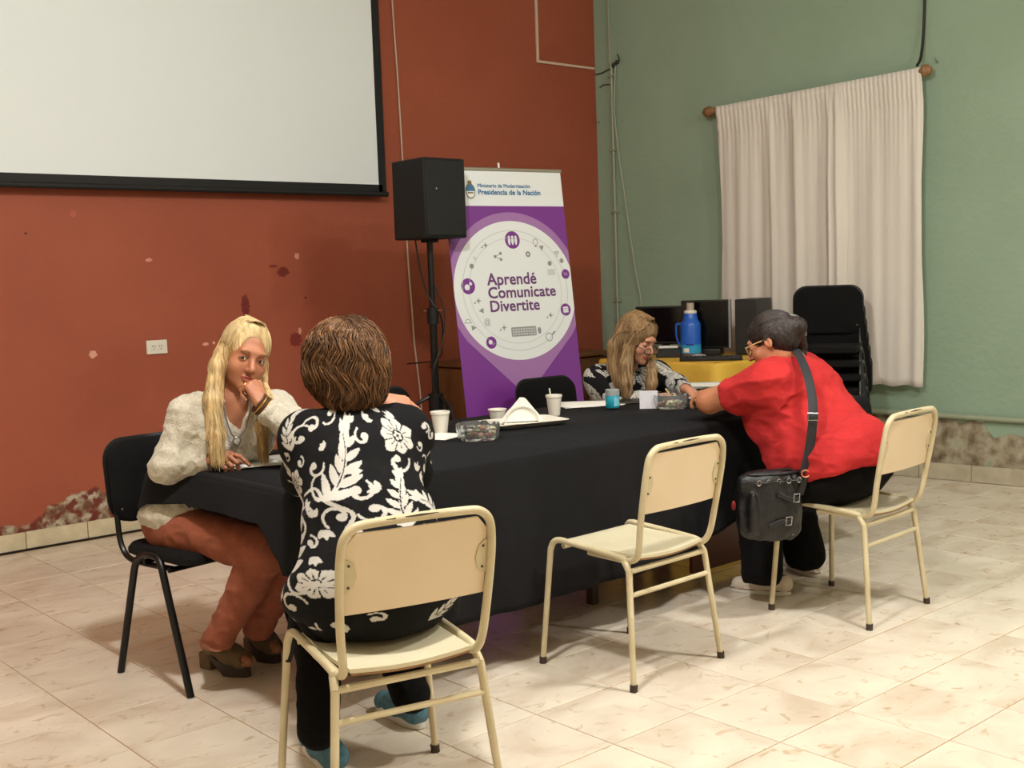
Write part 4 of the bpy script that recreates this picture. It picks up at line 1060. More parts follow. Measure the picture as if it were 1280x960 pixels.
# ================================================================ PEOPLE
def nrm(v): v = np.array(v, float); return v/np.linalg.norm(v)
IR = nrm((.7522, -.6580, -.035)); TC = nrm((-.654, -.751, .09)); UP = A3(0, 0, 1)      # rightwards across the table, towards the near side, up
def skinmat(n, c, c2): return mat('skin_'+n, c, .5, c2=c2, nscale=16, bump=.04, bscale=180)
def f_head(F, c, M, s=1.0, ears=(1, 1)):
    M = np.array(M); P = lambda *p: A3(*c)+M@A3(*p)*s
    E = lambda p, r, k=.02, sub=False: F.ell(P(*p), A3(*r)*s, M, k*s, sub)
    E((0, -.018, .032), (.074, .094, .082)); E((0, .028, -.030), (.058, .062, .080)); E((0, .036, -.074), (.046, .048, .038)); E((0, .078, -.098), (.018, .014, .015), .025)
    for x in (-1, 1): E((x*.037, .058, -.034), (.022, .018, .022), .025)
    E((0, .078, .024), (.044, .012, .013), .02)
    for x in (-1, 1): E((x*.031, .098, .001), (.017, .014, .011), .014, True)
    F.cone(P(0, .083, .006), P(0, .108, -.028), .007*s, .0105*s, .012*s); E((0, .106, -.034), (.011, .010, .008), .008)
    for x in (-1, 1): E((x*.011, .096, -.036), (.0075, .008, .0065), .006)
    for x in (-1, 1): E((x*.031, .073, .0), (.0145, .0140, .0135), .004)
    for x in (-1, 1): E((x*.031, .0895, -.0005), (.0128, .008, .0064), .002, True)
    E((0, .088, -.058), (.019, .009, .0055), .006); E((0, .087, -.067), (.017, .0095, .006), .006); E((0, .099, -.0622), (.020, .006, .0012), .003, True)
    for x, on in ((-1, ears[0]), (1, ears[1])):
        if on: E((x*.077, -.010, -.008), (.007, .017, .029), .008); E((x*.083, -.004, -.006), (.004, .009, .017), .004, True)
def face_bits(par, off, c, M, s, iris=(60, 40, 28), lip=(168, 88, 80), brow=(120, 92, 60), gaze=(0, 0)):
    M = Matrix([list(r) for r in np.array(M)]); P = lambda *p: Vector(c)+(M @ Vector(p))*s
    ew = mat('eye_white', (214, 206, 196), .25); im = mat('iris_%d' % iris[0], iris, .15)
    for x in (-1, 1):
        e = part('eye', G().ell(P(x*.031, .0735, 0), (.0125*s,)*3, 16, 12), ew, par, off=off)
        d = (M @ Vector((gaze[0], 1, gaze[1])).normalized()); q = P(x*.031, .0735, 0)+d*.0092*s
        part('iris', G().ell(q, (.0056*s,)*3, 12, 10), im, e, off=off)
        pth = [P(x*.016, .0905, .0215), P(x*.026, .0945, .0265), P(x*.037, .0920, .0265), P(x*.047, .082, .020)]
        part('eyebrow', G().tube(curve(pth, 4), [.0022*s]*4*3+[.0014*s], 6), mat('brow_%d' % brow[0], brow, .9), par, off=off)
        pth = [P(x*.0185, .0858, .0015), P(x*.025, .0895, .0058), P(x*.033, .0895, .0065), P(x*.041, .085, .003), P(x*.0445, .080, .0)]
        part('eyelashes', G().tube(curve(pth, 3), .0011*s, 5), mat('lash_dark', (40, 28, 22), .8), par, off=off)
    lm = mat('lip_%d' % lip[1], lip, .4)
    up_ = [P(-.024, .0835, -.0615), P(-.012, .0945, -.0580), P(-.004, .0978, -.0562), P(0, .0975, -.0572), P(.004, .0978, -.0562), P(.012, .0945, -.0580), P(.024, .0835, -.0615)]
    lo_ = [P(-.023, .0835, -.0632), P(-.012, .0935, -.0672), P(0, .0965, -.0688), P(.012, .0935, -.0672), P(.023, .0835, -.0632)]
    g = G().tube(curve(up_, 3), [.0012*s+.0022*s*math.sin(math.pi*i/18) for i in range(19)], 6); g.tube(curve(lo_, 4), [.0012*s+.0032*s*math.sin(math.pi*i/16) for i in range(17)], 6)
    part('lips', g, lm, par, off=off)
def f_hand(F, wr, fwd, n, side, curls, thumb=(.75, .55, -.25), tcurl=25, s=1.0, spread=.0):
    """fwd: wrist->knuckles, n: back of hand, side: towards the thumb"""
    f = nrm(fwd); n = nrm(np.array(n)-f*(np.array(n)@f)); t = np.cross(f, n); t = t if t@np.array(side) > 0 else -t
    W = A3(*wr); off = (.030, .010, -.010, -.028); mcpf = (.088, .092, .088, .080)
    rad = (.0088, .0088, .0084, .0075); seg = ((.042, .025, .020), (.046, .028, .021), (.043, .026, .020), (.034, .020, .018)); tips = []
    F.cone(W-f*.02*s, W+f*.045*s, .022*s, .021*s, .012)
    for i in range(4):
        m = W+f*mcpf[i]*s+t*off[i]*s+n*(.004 if i in (1, 2) else 0)*s
        F.cone(W+f*.02*s+t*off[i]*.6*s, m, .014*s, .0108*s, .012)
        p = m; a = 0; kn = []
        for j in range(3):
            a += math.radians(curls[i][j]); d = nrm(f*math.cos(a)-n*math.sin(a)+t*spread*(1.5-i)*.3)
            q = p+d*seg[i][j]*s; F.cone(p, q, rad[i]*(1-.08*j)*s, rad[i]*(1-.08*(j+1))*s, .0035); kn.append(p); p = q
        tips.append((p, kn))
    b = W+f*.022*s+t*.020*s-n*.004*s; d = nrm(f*thumb[0]+t*thumb[1]+n*thumb[2]); d2 = nrm(d*math.cos(math.radians(tcurl))+nrm(f-t*.5)*math.sin(math.radians(tcurl)))
    p1 = b+d*.042*s; p2 = p1+d2*.032*s; p3 = p2+d2*.024*s
    F.cone(b, p1, .0145*s, .0112*s, .010); F.cone(p1, p2, .0105*s, .0095*s, .004); F.cone(p2, p3, .0095*s, .0078*s, .003); tips.append((p3, [p1, p2]))
    return tips
def f_torso(F, J, W, bust=0.0, inf=0.0, k=.07, sh=.048):
    sp = nrm(A3(*J['chest'])-A3(*J['pelvis'])); R = nrm(J['R']); 
    def M(up): f = np.cross(A3(*up), R); f = nrm(f); u = np.cross(R, f); return np.stack([R, f, u], 1)
    Mp = M(nrm(UP+sp)); Mc = M(sp)
    for nm, (w_, d_, h_), MM in (('pelvis', W[0], Mp), ('waist', W[1], Mc), ('chest', W[2], Mc)):
        F.ell(J[nm], (w_+inf, d_+inf, h_+inf), MM, k)
    F.cone(J['shL'], J['shR'], sh+inf, k=k); 
    for a in ('shL', 'shR'): F.cone(A3(*J['nb'])*.75+A3(*J['chest'])*.25, J[a], .052+inf, sh+inf, .05)
    if bust:
        for x in (-1, 1): F.ell(A3(*J['chest'])+Mc@A3(x*.075, W[2][1]*.75, -.01), (bust+inf,)*3, Mc, .05)
    return Mp, Mc
def f_arm(F, J, s, inf=0.0, r=(.047, .040, .027), k=.03):
    F.cone(J['sh'+s], J['el'+s], r[0]+inf, r[1]+inf, k); F.cone(J['el'+s], J['wr'+s], r[1]*.98+inf, r[2]+inf, .02)
def f_leg(F, J, s, inf=0.0, r=(.085, .058, .038), k=.05, calf=.052):
    F.cone(J['hip'+s], J['kn'+s], r[0]+inf, r[1]+inf, k); K, A_ = A3(*J['kn'+s]), A3(*J['an'+s]); m = K*.65+A_*.35
    F.cone(K, m, r[1]*.95+inf, calf+inf, .03); F.cone(m, A_, calf+inf, r[2]+inf, .03)
def f_foot(F, an, heel, toe, h=.035):
    an, heel, toe = A3(*an), A3(*heel), A3(*toe); d = toe-heel
    F.cone(an, heel+A3(0, 0, h)+d*.12, .036, .032, .02); F.cone(heel+A3(0, 0, h)+d*.15, heel+d*.80+A3(0, 0, .022), .032, .026, .03); F.cone(heel+d*.72+A3(0, 0, .024), toe+A3(0, 0, .018), .030, .018, .02)
def f_neck(F, J, r=.055): F.cone(A3(*J['nb']), A3(*J['head'])+np.array(J['HM'])@A3(0, -.02, -.06), r, r*.95, .03)
def strands(paths, r, sides=3):
    V = []; F = []; n = 0; T = []
    for P, tint in paths:
        P = np.asarray(P); m = len(P); t = np.gradient(P, axis=0); t /= np.linalg.norm(t, axis=1)[:, None]+1e-9
        u = np.cross(t, [0.31, .52, .79]); u /= np.linalg.norm(u, axis=1)[:, None]+1e-9; w_ = np.cross(t, u); rr = r*np.sin(np.linspace(.5, 2.9, m))**.5
        for i in range(sides):
            a = 2*math.pi*i/sides; V.append(P+(u*math.cos(a)+w_*math.sin(a))*rr[:, None])
        i, j = np.meshgrid(np.arange(m-1), np.arange(sides), indexing='ij'); i = i.ravel(); j = j.ravel(); j2 = (j+1) % sides
        F.append(np.stack([n+j*m+i, n+j2*m+i, n+j2*m+i+1, n+j*m+i+1], 1)); n += sides*m; T.append(np.tile(np.array(tint), (sides*m, 1)))
    return np.concatenate(V), np.concatenate(F), np.concatenate(T)
def hair_mat(n, rough=.55): return mat('hair_'+n, (255, 255, 255), rough, vcol=True, c2=(205, 200, 196), nscale=60, stretch=(1, 1, .12), spec=.35)
def tone(base, rs, amp=.25):
    k = 1+rs.uniform(-amp, amp); b = np.array(lin(base)); return b*k*np.array([1, 1-.05*rs.random(), 1-.15*rs.random()])
def cap_paths(c, M, R, N, rs, base, start, phi_rng, th_end, fall=None, m=14, amp=.25, jitter=.004, thst=.05, swirl=0.0, wav=0.0, off=(0, -.016, .034)):
    """strands over the skull ellipsoid from the parting outwards, optionally falling on from there"""
    M = np.array(M); out = []; C0 = A3(*c)+M@A3(*off)
    for _ in range(N):
        ph = rs.uniform(*phi_rng); te = th_end(ph) if callable(th_end) else th_end; te += rs.uniform(-.12, .12)
        st = np.array(start)+A3(rs.uniform(-.01, .01), rs.uniform(-.05, .05), 0)
        P = []
        for i in range(m):
            t = i/(m-1); th = thst+(te-thst)*t; p2 = ph+swirl*t+wav*math.sin(t*9+ph*5)
            d = A3(math.sin(p2)*math.sin(th), math.cos(p2)*math.sin(th), math.cos(th)); q = d*np.array(R)*(1+jitter*10*rs.uniform(-.1, .1))
            q = q*(1-max(0, 1-t*3)*0)+st*max(0, 1-t*2.5)
            P.append(C0+M@q)
        if fall:
            L_, tx, sway = fall(ph, rs); last = P[-1]
            for i in range(1, 13):
                t = i/12; P.append(last+A3(*tx)*t*(1-.3*t)+A3(0, 0, -L_*t)+IR*sway*math.sin(t*5+ph))
        out.append((np.array(P), tone(base, rs, amp)))
    return out
def surf_paths(field, h, n, steps, L, flow, rs, base, lift=.003, amp=.35, wave=.0, wf=30, ok=None):
    from mathutils.kdtree import KDTree
    V, F = field.mesh(h); V = smooth_v(V, F, 2); N = vnormals(V, F); sel = list(range(0, len(V), 2)); kd = KDTree(len(sel))
    for i in sel: kd.insert(V[i], i)
    kd.balance(); out = []
    cand = [i for i in sel if ok is None or ok(V[i])]
    for _ in range(n):
        i = cand[rs.randrange(len(cand))]; p = V[i].copy(); nn = N[i]; P = []; ph = rs.uniform(0, 6.28); st = L*rs.uniform(.6, 1.2)/steps; lf = lift*rs.uniform(.3, 1.3)
        for k in range(steps):
            P.append(p+nn*lf*math.sin(.4+2.4*k/steps)); f = np.array(flow(p)); f = f-nn*(f@nn); f /= np.linalg.norm(f)+1e-9; sd = np.cross(nn, f); f = f+sd*wave*math.sin(p[2]*wf+p[0]*wf*.7+ph*.25)
            p = p+f*st; _, j, _ = kd.find(p); nn = N[j]; p = p-nn*((p-V[j])@nn)
        out.append((np.array(P), tone(base if not isinstance(base, list) else rs.choice(base), rs, amp)))
    return out
def add_hair(par, off, field, h, name, base, paths, r, disp=.003, sc=(60, 60, 14), seed=3, label=None, amp=.2):
    rs = np.random.RandomState(seed); V, F = field.mesh(h); V = smooth_v(V, F, 1); V = wrinkle(V, F, disp, 1.0, seed, sc)
    k = 1+amp*fbm(V*np.array(sc)*1.4, seed+5, 2); col = np.array(lin(base))[None, :]*k[:, None]*.85
    V2, F2, T2 = strands(paths, r); VV, FF = join((V, F), (V2, F2)); return soft('hair', VV, FF, hair_mat(name), par, off, np.clip(np.concatenate([col, T2]), 0, 1), label)
def sneaker(par, off, heel, toe, up, sole, lab, trim=None, hi=.075, nm='sneaker'):
    heel, toe = A3(*heel), A3(*toe); heel[2] = 0; toe[2] = 0; d = toe-heel; L_ = np.linalg.norm(d); d /= L_; s = np.cross(d, UP)
    F = Field(); q = lambda a, b_, z: heel+d*a*L_+s*b_+UP*z
    F.cone(q(.12, 0, hi*.72), q(.30, 0, hi*.80), .036, .036, .02); F.cone(q(.12, 0, .045), q(.55, 0, .045), .034, .036, .03); F.cone(q(.5, 0, .042), q(.86, 0, .034), .038, .030, .03); F.ell(q(.82, 0, .034), (.036, .036, .026), None, .02)
    F.plane(q(0, 0, .018), (0, 0, -1)).ell(q(.20, 0, hi+.022), (.026, .026, .03), None, .006, True)
    V, Fc = F.mesh(.0035); o = soft('upper', V, Fc, up, None, off)
    t = bpy.data.objects.new(nm, None); t.name = nm; bpy.data.objects.remove(t)
    o.name = nm; o.parent = par; o['label'] = lab
    out = []
    for k in range(28):
        a = 2*math.pi*k/28; x = math.cos(a); y = math.sin(a); wv = .041*(1-.18*math.exp(-((x+.1)/.35)**2)) ; p = heel+d*L_*(.5+.51*x)+s*y*wv*(abs(y)**-.15 if abs(y) > .01 else 1); out.append(p)
    V = [tuple(p+UP*z+ (p-heel-d*L_*.5)*e) for z, e in ((.001, -.04), (.004, 0), (.022, .01), (.028, -.02)) for p in out]; n = 28
    Fq = [(r*n+i, r*n+(i+1) % n, (r+1)*n+(i+1) % n, (r+1)*n+i) for r in range(3) for i in range(n)]+[tuple(range(n-1, -1, -1)), tuple(range(3*n, 4*n))]
    part('sole', G().add(V, Fq), sole, o, off=off)
    if trim is not None:
        part('sole_stripe', G().tube([tuple(p+UP*.021+(p-heel-d*L_*.5)*.03) for p in out], .0018, 6, closed=True), trim, o, off=off)
        for a in (.42, .50, .58): part('lace', G().tube([tuple(q(a, -.020, .080-.03*(a-.4)/.2*.6)), tuple(q(a, 0, .088-.03*(a-.4)/.2*.6)), tuple(q(a, .020, .080-.03*(a-.4)/.2*.6))], .003, 6), sole, o, off=off)
    return o

# ---------------------------------------------------------------- blonde woman in the white cardigan
def woman_blonde():
    off = (-4.85, -2.60, 0); t = thing('person', 'blonde woman in a white cardigan and rust trousers resting a fist on her mouth', 'person', off)
    HM = frame(nrm((-.20, -.97, -.16)), (.30, 0, 1))*1.0; HS = 1.06; hc = A3(*(-4.6855, -2.7917, 1.1613))
    J = dict(pelvis=A3(-4.82, -2.535, .565), waist=A3(-4.80, -2.60, .72), chest=A3(*(-4.7234, -2.7239, 0.8965))+A3(0, .02, 0), nb=A3(*(-4.7219, -2.7649, 1.0099)), head=hc, HM=HM,
             shR=A3(*(-4.8644, -2.6875, 0.9527)), shL=A3(*(-4.5552, -2.7576, 0.9491)), elR=A3(*(-4.9502, -2.6728, 0.7860)), wrR=A3(*(-4.8435, -2.7635, 0.8038)), elL=A3(*(-4.5997, -3.0485, 0.8644)), wrL=A3(*(-4.7300, -2.9863, 0.9920)),
             hipR=A3(-4.90, -2.58, .535), hipL=A3(-4.75, -2.55, .535), knR=A3(*(-4.8007, -3.0885, 0.5137)), knL=A3(*(-4.6761, -3.0774, 0.5119)), anR=A3(*(-4.9086, -2.9005, 0.1871)), anL=A3(*(-4.7209, -2.8399, 0.1684)))
    J['R'] = nrm(J['shR']-J['shL'])*1.0
    sk = skinmat('tan', (176, 116, 84), (164, 104, 74)); W = ((.165, .115, .11), (.135, .10, .12), (.150, .100, .13))
    B = Field(); Mp, Mc = f_torso(B, J, W, .050, -.004, sh=.034)
    for s in 'RL': f_arm(B, J, s, 0, (.038, .036, .026)); f_leg(B, J, s, 0, (.076, .052, .036), calf=.046)
    f_neck(B, J, .050); B.cone(hc+HM@A3(0, -.02, -.05), hc+HM@A3(0, -.02, -.04), .05, .05)
    hR, tR = A3(*(-4.8150, -2.6046, 0.0000)), A3(*(-4.7604, -2.8284, 0.0000)); hL, tL = A3(*(-4.6135, -2.5765, 0.0000)), A3(*(-4.6100, -2.7720, 0.0000))
    for an, h_, t_ in ((J['anR'], hR, tR), (J['anL'], hL, tL)): f_foot(B, an, h_+A3(0, 0, .065), t_+A3(0, 0, .035))
    H = Field(); f_head(H, hc, HM, HS); f_neck(H, J, .050)
    fR = nrm(A3(*(-4.7845, -2.9231, 0.8000))-J['wrR']); h1 = Field(); h1.cone(J['wrR']-nrm(J['wrR']-J['elR'])*.05, J['wrR'], .027, .025)
    tipR = f_hand(h1, J['wrR'], fR+A3(0, 0, .10), UP*.9+TC*.35, -TC, ((18, 28, 12), (42, 62, 35), (50, 66, 40), (52, 60, 40)), (.8, .35, -.45), 20)
    fL = nrm(A3(*(-4.7370, -2.9421, 1.0880))-J['wrL']); h2 = Field(); h2.cone(J['wrL']-nrm(J['wrL']-J['elL'])*.05, J['wrL'], .026, .025)
    tipL = f_hand(h2, J['wrL'], fL-IR*.12, IR*.75+TC*.55, -TC+UP*.4, ((62, 88, 50), (70, 88, 50), (74, 85, 50), (78, 80, 45)), (.85, .25, -.35), 10)
    V, F = join(B.mesh(.0055), H.mesh(.0027), h1.mesh(.0022), h2.mesh(.0022)); soft('body', V, F, sk, t, off)
    face_bits(t, off, hc, HM, HS, (58, 40, 28), (160, 84, 72), (134, 98, 62), (.28, .0))
    for tp_ in (tipR, tipL):
        for q, kn in tp_[:4]:
            d = nrm(q-kn[2]); part('fingernail', G().ell(q+d*.003, (.0042, .0042, .0042), 8, 6), mat('nail_pale', (222, 196, 180), .25), t, off=off)
    # inner top
    I = Field(); f_torso(I, J, ((.170, .12, .12), (.142, .107, .12), (.155, .105, .10)), .055, .003); nk = J['nb']; up_c = Mc[:, 2]
    I.plane(J['chest']-up_c*.035, nrm(up_c+Mc[:, 1]*.35)); V, F = I.mesh(.006); soft('inner_top', V, F, mat('lace_grey', (150, 140, 128), .8, c2=(110, 98, 86), nscale=50, bump=.3, bscale=200), t, off)
    # cardigan
    Cc = Field(); f_torso(Cc, J, ((.150, .125, .145), (.145, .115, .14), (.155, .108, .13)), .052, .010, sh=.040)
    Cc.ell(J['pelvis']+A3(.0, -.02, .02), (.185, .155, .10), None, .04)
    fwd = Mc[:, 1]
    Cc.cone(J['nb']+fwd*.10+UP*.05, J['chest']+fwd*.17-UP*.02, .068, .056, .01, True); Cc.cone(J['chest']+fwd*.17-UP*.02, J['waist']+fwd*.18, .056, .045, .01, True)
    Cc.cone(J['nb'], hc, .062, .064, .008, True)
    for s in 'RL':
        Cc.cone(J['sh'+s], J['el'+s], .054, .054, .03); Cc.cone(J['el'+s], J['wr'+s]-(J['wr'+s]-J['el'+s])*(.10 if s == 'R' else .16), .055, .042, .03)
    for s in 'RL': v = nrm(J['wr'+s]-J['el'+s]); Cc.ell(J['wr'+s]-v*(.005 if s == 'R' else .022)+v*.02, (.036, .036, .036), None, .004, True)
    Cc.plane(A3(0, 0, .550), (0, 0, -1))
    V, F = Cc.mesh(.0042); V = wrinkle(V, F, .012, 9, 2, (1, 1, .8)); V = wrinkle(V, F, .010, 13, 21, (1.6, .5, 1.4)); V = wrinkle(V, F, .004, 28, 6, (1, 1, .7))
    soft('cardigan', V, F, mat('cardigan_white', (208, 200, 182), .9, c2=(190, 180, 160), nscale=70, bump=.6, bscale=190, sheen=.3), t, off)
    # collar flap edges
    for s, sg in (('R', 1), ('L', -1)):
        a = J['nb']+Mc@A3(sg*.066, .01, .020); b_ = J['chest']+Mc@A3(sg*.062, .112, .035); c_ = J['waist']+Mc@A3(sg*.05, .14, .02)
        part('front_edge', G().tube(curve([tuple(a), tuple(a*.5+b_*.5+Mc@A3(0, .03, 0)), tuple(b_), tuple(c_)], 5), .008, 8), mat('cardigan_white', (208, 200, 182), .9), t, off=off)
    # trousers
    T = Field(); T.ell(J['pelvis']-A3(0, 0, .015), (.165, .125, .105), Mp, .05)
    for s in 'RL': f_leg(T, J, s, .010, (.080, .060, .040), calf=.052)
    for s in 'RL': v = nrm(J['an'+s]-J['kn'+s]); T.ell(J['an'+s]+v*.045, (.06, .06, .045), None, .004, True)
    V, F = T.mesh(.0050); V = wrinkle(V, F, .008, 13, 9, (1, 1, 1.5)); soft('trousers', V, F, mat('trousers_rust', (142, 76, 50), .9, c2=(126, 66, 44), nscale=20, bump=.2, bscale=220), t, off)
    # sandals
    sued = mat('suede_taupe', (112, 92, 66), .9, c2=(96, 78, 56), nscale=30); soleb = mat('sandal_sole', (52, 38, 28), .6)
    for heel, toe in ((hR, tR), (hL, tL)):
        d = nrm(toe-heel); L_ = np.linalg.norm(toe-heel); s = np.cross(d, UP); q = lambda a, b_, z: heel+d*a*L_+s*b_+UP*z
        U = Field(); U.cone(q(.30, 0, .085), q(.62, 0, .066), .044, .043, .02).cone(q(.62, 0, .064), q(.86, 0, .056), .043, .038, .02).cone(q(.0, 0, .085), q(.3, 0, .085), .038, .042, .02)
        U.ell(q(1.02, 0, .068), (.030, .030, .020), None, .004, True).plane(q(0, 0, .035), (0, 0, -1)).plane(q(.16, 0, .09), tuple(-d+UP*.35)).plane(q(.30, 0, .12), tuple(UP-d*.45)); V, F = U.mesh(.003)
        o = soft('sandal', V, F, sued, t, off, label='taupe suede peep-toe sandal with block heel')
        out = [(math.cos(a)*.53+.5, math.sin(a)*(.043-.006*math.cos(a*2))) for a in np.linspace(0, 6.283, 25)[:-1]]
        g = G(); V = []; n = len(out)
        def zz(a): return .060-.035*min(1, max(0, (a-.25)/.35))
        for k_, (lo_, hi_) in enumerate(((0, 0), (1, 1))):
            for a, b_ in out: V.append(tuple(q(a, b_, (zz(a)+.022) if k_ else (zz(a)-.004 if a < .55 else .001))))
        part('sole', G().add(V, [(i, (i+1) % n, n+(i+1) % n, n+i) for i in range(n)]+[tuple(range(n-1, -1, -1)), tuple(range(n, 2*n))]), soleb, o, off=off)
        R_ = Matrix.Rotation(math.atan2(d[1], d[0]), 3, 'Z'); part('heel', G().box(q(.10, 0, .032), (.060, .056, .064), R_), sued, o, off=off, bevel=.006)
        for b_ in (-.022, -.008, .005, .017): part('toe', G().ell(q(.965, b_, .050), (.014, .009, .009), 10, 8, R_), sk, t, off=off)
    # jewellery
    gold = mat('gold', (200, 160, 90), .3, .9); bw = mat('bangle_brown', (70, 40, 26), .4)
    v = nrm(J['wrL']-J['elL']); p0 = J['wrL']+v*.020
    for k, m_ in ((0, bw), (.009, gold), (.018, bw), (.026, gold)):
        c0 = p0-v*k; q = Vector(v).orthogonal().normalized(); w2 = Vector(v).cross(q)
        part('bangle', G().tube([tuple(Vector(c0)+(q*math.cos(a)+w2*math.sin(a))*.036) for a in np.linspace(0, 6.283, 21)[:-1]], .0042, 8, closed=True), m_, t, off=off)
    for tp_ in (tipR, tipL):
        kn = tp_[2][1]; a, b_ = kn[0], kn[1]; c0 = Vector(a*.5+b_*.5); dv = Vector(b_-a).normalized(); q = dv.orthogonal().normalized(); w2 = dv.cross(q)
        part('ring', G().tube([tuple(c0+(q*math.cos(x)+w2*math.sin(x))*.0094) for x in np.linspace(0, 6.283, 15)[:-1]], .0018, 6, closed=True), gold, t, off=off)
    for x in (-1, 1): part('earring', G().ell(hc+HM@A3(x*.082, .002, -.036), (.0045,)*3, 10, 8), mat('pearl', (235, 230, 220), .2), t, off=off)
    ch = J['chest']; pth = [J['nb']+Mc@A3(x, .052-abs(x)*.3, .03-.0) for x in (-.055,)]+[ch+Mc@A3(x, .118, y) for x, y in ((-.032, .07), (0, .022), (.032, .07))]+[J['nb']+Mc@A3(.055, .052-.016, .03)]
    nk_ = part('necklace', G().tube(curve([tuple(p) for p in pth], 6), .0022, 6), silver, t, off=off); pc = Vector(ch+Mc@A3(0, .122, .012)); 
    part('pendant', G().tube([tuple(pc+Vector(Mc[:, 0])*math.cos(a)*.014+Vector(Mc[:, 2])*math.sin(a)*.016) for a in np.linspace(0, 6.283, 15)[:-1]], .0035, 6, closed=True), silver, nk_, off=off)
    # hair
    Hh = Field(); P = lambda *p: hc+HM@A3(*p)
    Hh.ell(P(0, -.022, .038), (.084, .104, .090), HM, .02).ell(P(0, -.05, -.02), (.080, .075, .085), HM, .03).ell(P(0, -.01, .105), (.045, .06, .022), HM, .03)
    Hh.ell(P(0, .110, -.012), (.070, .072, .108), HM, .010, True).ell(P(0, .05, -.09), (.062, .09, .07), HM, .012, True)
    e1 = [P(-.0, 0, 0)]
    sR = [P(.082, -.005, -.01), P(.088, .012, -.06), A3(*(-4.8225, -2.7968, 1.0125)), A3(*(-4.8386, -2.8375, 0.8894)), A3(*(-4.8500, -2.8629, 0.8168))]
    sL = [P(-.078, .0, -.02), P(-.078, .015, -.075), A3(*(-4.6655, -2.8947, 1.0030)), A3(*(-4.6994, -2.9165, 0.9081)), A3(*(-4.6977, -2.9153, 0.8194))]
    for S, rr in ((sR, (.022, .026, .030, .027, .014)), (sL, (.018, .018, .020, .020, .012))):
        for i in range(4): Hh.cone(S[i], S[i+1], rr[i], rr[i+1], .02)
    for x in (-1, 1): Hh.cone(P(x*.045, -.06, -.04), P(x*.05, -.05, -.16), .04, .03, .03)
    rs = random.Random(4); base = (226, 196, 142); paths = cap_paths(hc, HM, (.088, .107, .100), 420, rs, (232, 206, 158), (0, .03, .0), (.80, 5.48), 1.62, m=12, off=(0, -.022, .034), amp=.22)
    paths += cap_paths(hc, HM, (.087, .106, .098), 160, rs, (226, 200, 150), (0, -.03, .0), (-.95, .95), .62, m=8, off=(0, -.022, .036))
    for S, sp_ in ((sR, .026), (sL, .019)):
        for _ in range(330):
            o1 = A3(*[rs.gauss(0, 1) for _ in range(3)]); o1 = o1/np.linalg.norm(o1)*sp_*rs.uniform(.6, 1.1); st = P((1 if S is sR else -1)*.06, rs.uniform(-.05, .0), .065+rs.uniform(-.01, .01))
            pts = [st]+[q+o1*k_ for q, k_ in zip(S, (.8, 1, 1.15, 1.1, .9+rs.uniform(-.3, .4)))]; pts[-1] = pts[-1]+A3(0, 0, rs.uniform(-.035, .03)); c_ = curve([tuple(p) for p in pts], 5)
            paths.append((np.array([tuple(p) for p in c_]), tone(base, rs, .30)))
    paths += surf_paths(Hh, .008, 1300, 12, .13, lambda p: -UP, rs, [base, (238, 214, 168), (196, 158, 104)], .003, .25, .05, 30, lambda v: (v-hc)@HM[:, 2] < .06)
    add_hair(t, off, Hh, .004, 'blonde', base, paths, .0015, .0025, (120, 120, 9), 3)
woman_blonde()

